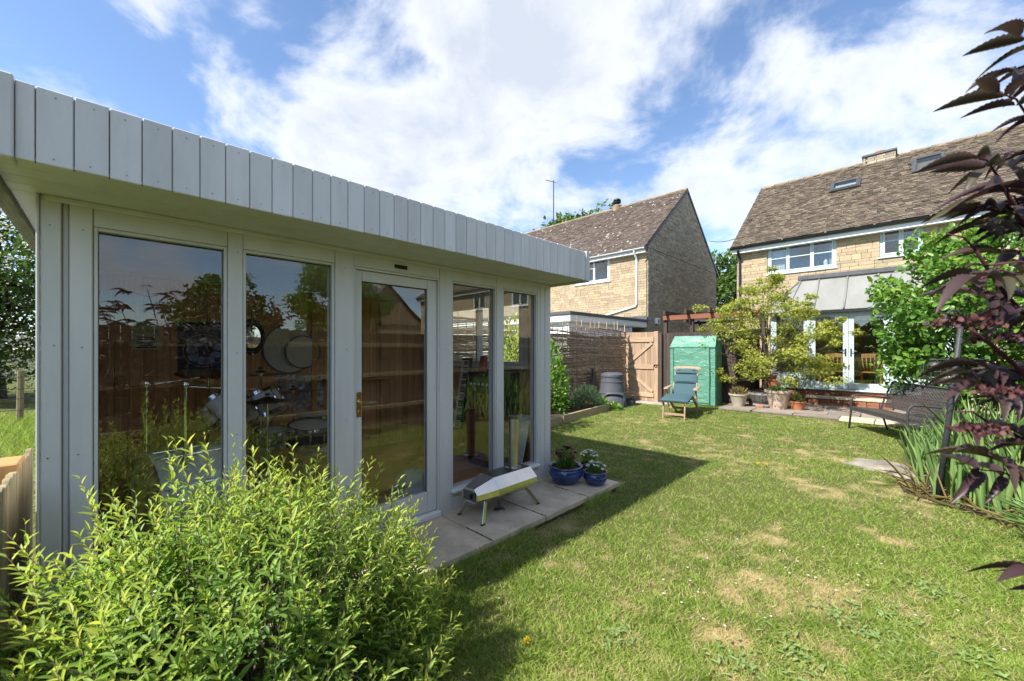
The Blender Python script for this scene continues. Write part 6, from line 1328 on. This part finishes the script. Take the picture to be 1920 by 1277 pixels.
def tuft(t, n, r, z0, h, L, m='leaf_green', shape='lance', wr=.22, tone=.5):
    v = rdir(n); v[:, 2] = np.abs(v[:, 2]); P = np.array([0, 0, z0]) + v * np.array([r, r, h]) * (U(.1, 1, n) ** .5)[:, None]; o = link('leaves', leafmesh('leaves', P, nrm(v + rdir(n) * .6 + np.array([0, 0, .5])), rdir(n, .8), U(L * .7, L * 1.2, n), U(L * .7, L * 1.2, n) * wr, np.clip(tone + U(-.3, .3, n), .01, 1), shape), m, t, world=False); tag(o, kind='stuff')
def bluepot(label, loc, r, h):
    pr = [(0, .0), (r * .66, .0), (r * .72, .008), (r * .97, h * .45), (r * 1.0, h * .62), (r * .93, h * .80), (r * .90, h * .86)]
    return pot('glazed_pot', label, loc, pr, 'blue_glaze', [(r * .90, h * .855), (r * 1.0, h * .88), (r * 1.03, h * .93), (r * 1.0, h * .985), (r * .94, h), (r * .86, h * .96), (r * .84, h * .80), (r * .84, h * .6)], (r * .85, h * .8), 'potted plant')
t = bluepot('large blue glazed pot of dark burgundy flowers by the summerhouse corner', (-2.560, 3.40, .08), .178, .185); flowers(t, 34, .125, .27, .37, 'petal_burgundy', .026, seed=1); tuft(t, 260, .085, .15, .15, .05)
t = bluepot('small blue glazed pot of white daisies at the end of the paving', (-2.305, 3.57, .08), .125, .14); flowers(t, 24, .105, .185, .235, 'petal_white', .018, 'petal_yellow', 2); tuft(t, 260, .085, .11, .09, .03)
t = bluepot('half-hidden blue pot of white daisies behind the other two pots', (-2.49, 3.735, .08), .11, .15); flowers(t, 26, .105, .235, .29, 'petal_white', .018, 'petal_yellow', 3); tuft(t, 260, .085, .13, .12, .03)
def flared(label, px, py, rt_, rb, h, m, name='terracotta_pot', kk=None):
    q = onZ(px, py, .03); q = q + Vector((FX, FY, 0)) * rb; pr = [(0, 0), (rb, 0), (rt_ * .94, h * .86), (rt_ * .95, h * .87), (rt_ * 1.02, h * .88), (rt_ * 1.04, h), (rt_ * .95, h), (rt_ * .88, h * .8)]
    return pot(name, label, (q.x, q.y, .03 if q.y > 10.65 and q.x > -3.3 else .0), pr, m, None, (rt_ * .9, h * .88), 'potted plant')
t = flared('cream weathered pot left of the half barrel', 1390, 764, .215, .125, .33, 'cream_pot'); tuft(t, 120, .18, .29, .16, .14, 'leaf_straw', 'lance', .08)
t = flared('large pale terracotta pot in front of the half barrel', 1468, 769, .275, .175, .46, 'terracotta_pale'); tuft(t, 300, .2, .40, .13, .07)
t = flared('small orange terracotta pot at the patio edge', 1502, 771, .165, .115, .22, 'terracotta'); tuft(t, 90, .1, .19, .2, .09, 'leaf_tree')
q = onZ(1487, 752, .05); t = pot('grey_planter', 'grey planter with a dense green bush behind the large terracotta pot', (q.x, q.y + .2, .05), [(0, 0), (.2, 0), (.26, .36), (.27, .37), (.27, .42), (.24, .42), (.23, .34)], 'lead', None, (.23, .36), 'potted plant'); tuft(t, 1500, .36, .38, .62, .06, 'leaf_tree', 'ovate', .45, .35)
q = onZ(1440, 752, .05); t = thing('terracotta_urn', 'terracotta urn with a red glazed neck behind the maple trunk', 'urn', (q.x - .02, q.y + .45, .05)); MB().lathe([(0, 0), (.13, 0), (.22, .22), (.24, .36), (.20, .50), (.12, .58)], n=32).build('urn_body', 'terracotta', t, world=False, sm=True); MB().lathe([(.12, .58), (.11, .66), (.14, .70), (.12, .705), (.09, .66), (.1, .56)], n=32).build('urn_neck', 'red_glaze', t, world=False, sm=True)
q = onZ(1424, 768); o = MB().box((-.07, -.05, 0), (.07, .05, .10)).build('loose_brick', 'terracotta', None, .012); o.location = q; o.rotation_euler = (.0, .0, .6); tag(o, 'loose orange brick on the grass in front of the barrel', 'brick')
# --- lawn weeds and flowers
lr = random.Random(9); WL = ['broad pale weed rosette, nearest the bottom edge', 'silvery weed rosette right of the nearest one', 'weed rosette left of the dry patches', 'small grey weed rosette near the foreground shrub', 'spreading weed clump at the lower right', 'weed clump below the dark elder leaves', 'weed clump between the dry patches on the right', 'pale weed rosette at the right lawn edge']
for i, (px, py, r_) in enumerate(((1390, 1250, .13), (1490, 1235, .15), (1560, 1150, .13), (1155, 1195, .08), (1660, 1160, .16), (1740, 1110, .14), (1640, 1200, .13), (1800, 1235, .13))):
    q = onZ(px, py, .0); n = 48; a = U(0, 6.28, n); t = thing('weed_rosette', WL[i] + ' of the lawn', 'weed', (q.x, q.y, 0), group='weed rosettes in the lawn'); rr = U(0, 1.3, n) * r_
    P = np.stack([q.x + rr * np.cos(a * 5.3), q.y + rr * np.sin(a * 5.3), np.full(n, .018)], 1); foliage('leaves', t, 'leaf_weed', P, np.stack([np.cos(a), np.sin(a), U(.1, .7, n)], 1), np.stack([-np.cos(a) * .3, -np.sin(a) * .3, np.ones(n)], 1), U(.022, .048, n), U(.010, .018, n), U(0, 1, n), 'ovate', U(-.3, -.05, n))
DL = ['yellow dandelion head near the foreground shrub', 'yellow dandelion beside the steamer chair foot', 'left dandelion of the pair in the middle of the lawn', 'right dandelion of the pair in the middle of the lawn', 'dandelion in the lawn below the terracotta pots', 'lone dandelion in front of the raised bed']
for i, (px, py) in enumerate(((988, 1218), (1284, 788), (1421, 875), (1437, 877), (1385, 806), (1330, 828))):
    q = onZ(px, py); t = thing('dandelion', DL[i], 'flower', (q.x, q.y, 0), group='dandelions in the lawn'); n = 40; v = rdir(n, .4); foliage('petals', t, 'petal_yellow', np.array([q.x, q.y, .045]) + v * .004, v, rdir(n), np.full(n, .017), np.full(n, .006), U(0, 1, n), 'quad'); MB().tube([(q.x, q.y, 0), (q.x, q.y, .045)], .002, 5).build('stalk', 'leaf_green', t)
n = 300; P = np.stack([U(-2.0, .4, n), U(1.5, 9.5, n), U(.018, .032, n)], 1); msk = fbm(P[:, 0], P[:, 1], 77, 1.2, 3) > .52; P = P[msk]; n = len(P); P = np.repeat(P, 6, 0); a = np.tile(np.arange(6) * 1.047, n)
tag(link('lawn_daisies', leafmesh('lawn_daisies', P, np.stack([np.cos(a), np.sin(a), np.full(len(a), .2)], 1), np.tile([0, 0, 1.], (len(a), 1)), np.full(len(a), .008), np.full(len(a), .007), U(0, 1, len(a)), 'quad'), 'petal_white'), 'tiny white daisies scattered in the lawn', kind='stuff')

# ------------------------------------------------------------------ lawn blades
def lawn(n, kmin, kmax, hmin, hmax, wid, seg):
    k = 1 / U(1 / kmax, 1 / kmin, n) if seg else np.sqrt(U(kmin ** 2, kmax ** 2, n)); lat = U(-1.35, 1.45, n) * k + U(-.3, .3, n)
    x, y = FX * k + RX * lat, FY * k + RY * lat
    inside = (x > -6.2) & (x < 1.6) & (y > -.29) & (y < 11.6) & ~((x < -2.17) & (y < 3.8)) & ~((x < -2.16) & (y < 3.45)) & ~((y > 10.62 + .1 * np.sin(x * 2.1)) & (x > -3.37)) & ~((x < -4.56 - .125 * (y - 4)) & (y < 8.7)) & ~((x < -4.7) & (y > 10.45)) & ~((x > -.05) & (y > 5.76 - .63 * (x + .04)) & (y < 8))
    x, y = x[inside], y[inside]; n = len(x); dry = dryness(x, y); thin = U(0, 1, n) > .30 * dry; x, y, dry = x[thin], y[thin], dry[thin]; n = len(x)
    P = np.stack([x, y, gz(x, y)], 1); cl = fbm(x, y, 41, 7., 3); D = nrm(np.stack([rng.normal(size=n) * .55, rng.normal(size=n) * .55, np.ones(n)], 1)); Nn = rdir(n); Nn[:, 2] *= .2
    return P, D, Nn, U(hmin, hmax, n) * (1.2 - .45 * dry) * (.35 + 1.3 * cl ** 1.3), np.full(n, wid) * U(.7, 1.3, n), np.clip(np.where(U(0, 1, n) < .10 + .85 * dry, .62 + .18 * dry + U(-.12, .28, n), .20 + .45 * (.55 - cl) + U(-.16, .22, n) + .25 * (fbm(x, y, 12, .8, 2) - .5)), .001, 1)
def blademesh(name, P, D, Nn, L, Wd, rnd, seg):
    D = nrm(D); Sd = nrm(np.cross(D, Nn)); n = len(P); bend = nrm(np.stack([D[:, 0], D[:, 1], np.zeros(n)], 1) + rng.normal(size=(n, 3)) * .1)
    if seg: T = np.array([(0, -.5), (0, .5), (.55, .42), (.55, -.42), (1, 0)]); Fc = np.array([(0, 1, 2), (0, 2, 3), (3, 2, 4)])
    else: T = np.array([(0, -.5), (0, .5), (1, 0)]); Fc = np.array([(0, 1, 2)])
    V = P[:, None] + D[:, None] * (T[:, 0][None, :, None] * L[:, None, None]) + Sd[:, None] * (T[:, 1][None, :, None] * Wd[:, None, None]) + (bend * .45)[:, None] * (T[:, 0][None, :, None] ** 2 * L[:, None, None])
    m = len(T); return rawmesh(name, V.reshape(-1, 3), (Fc[None] + (np.arange(n) * m)[:, None, None]).reshape(-1, 3), np.repeat(rnd, m))
tag(link('lawn_grass', blademesh('lawn_grass', *lawn(350000, 1.35, 5.5, .017, .040, .0033, 1), 1), 'grass'), 'short patchy lawn grass with straw-coloured dry areas', kind='stuff')
tag(link('lawn_grass_far', blademesh('lawn_grass_far', *lawn(420000, 4.6, 13., .018, .042, .0055, 0), 0), 'grass'), 'short lawn grass towards the house', kind='stuff')
n = 90000; x = -U(.6, 14, n); y = U(-9, 1.5, n) ; msk = (y < -.45) ; x, y = x[msk], y[msk]; n = len(x); D = nrm(np.stack([rng.normal(size=n) * .4, rng.normal(size=n) * .4, np.ones(n)], 1))
tag(link('field_grass', blademesh('field_grass', np.stack([x, y, np.zeros(n)], 1), D, rdir(n), U(.06, .2, n), U(.008, .014, n), U(.0, .5, n), 0), 'grass'), 'long field grass beyond the picket fence', kind='stuff')

# grass and moss creeping along the slab edges
n = 5200; y = U(.1, 3.86, n); x = -2.165 + np.abs(rng.normal(size=n)) * .035; m1 = fbm(y, y * 0, 51, 3., 3) > .36; e = y > 3.78; x = np.where(e, U(-2.8, -2.13, n), x); y = np.where(e, 3.80 + np.abs(rng.normal(size=n)) * .025, y); x, y = x[m1], y[m1]; n = len(x)
tag(link('edge_grass', blademesh('edge_grass', np.stack([x, y, np.zeros(n)], 1), nrm(np.stack([-.25 + rng.normal(size=n) * .4, rng.normal(size=n) * .4, np.ones(n)], 1)), rdir(n), U(.04, .105, n), U(.003, .005, n), np.clip(U(.05, .75, n), 0, 1), 1), 'grass'), 'longer grass growing up against the paving edge', kind='stuff')
n = 2600; j = rng.choice(ys[1:-1], n); x = U(-2.80, -2.16, n); m1 = fbm(x * 1., j * 3., 55, 4., 3) > .47; x, j = x[m1], j[m1]; n = len(x)
tag(link('joint_moss', leafmesh('joint_moss', np.stack([x, j + rng.normal(size=n) * .004, np.full(n, .074)], 1), rdir(n, .8), rdir(n), U(.006, .016, n), U(.004, .008, n), U(0, .6, n), 'quad'), 'leaf_hawthorn'), 'moss in the paving joints', kind='stuff')
n = 70; P = np.stack([U(-2.75, -2.2, n), U(.8, 3.7, n), np.full(n, .083)], 1); a = U(0, 6.28, n); tag(link('leaf_litter', leafmesh('leaf_litter', P, np.stack([np.cos(a), np.sin(a), np.zeros(n)], 1), np.tile([0, 0, 1.], (n, 1)), U(.006, .022, n), U(.004, .010, n), U(0, 1, n), 'quad'), 'leaf_straw'), 'dry leaf litter on the paving', kind='stuff')
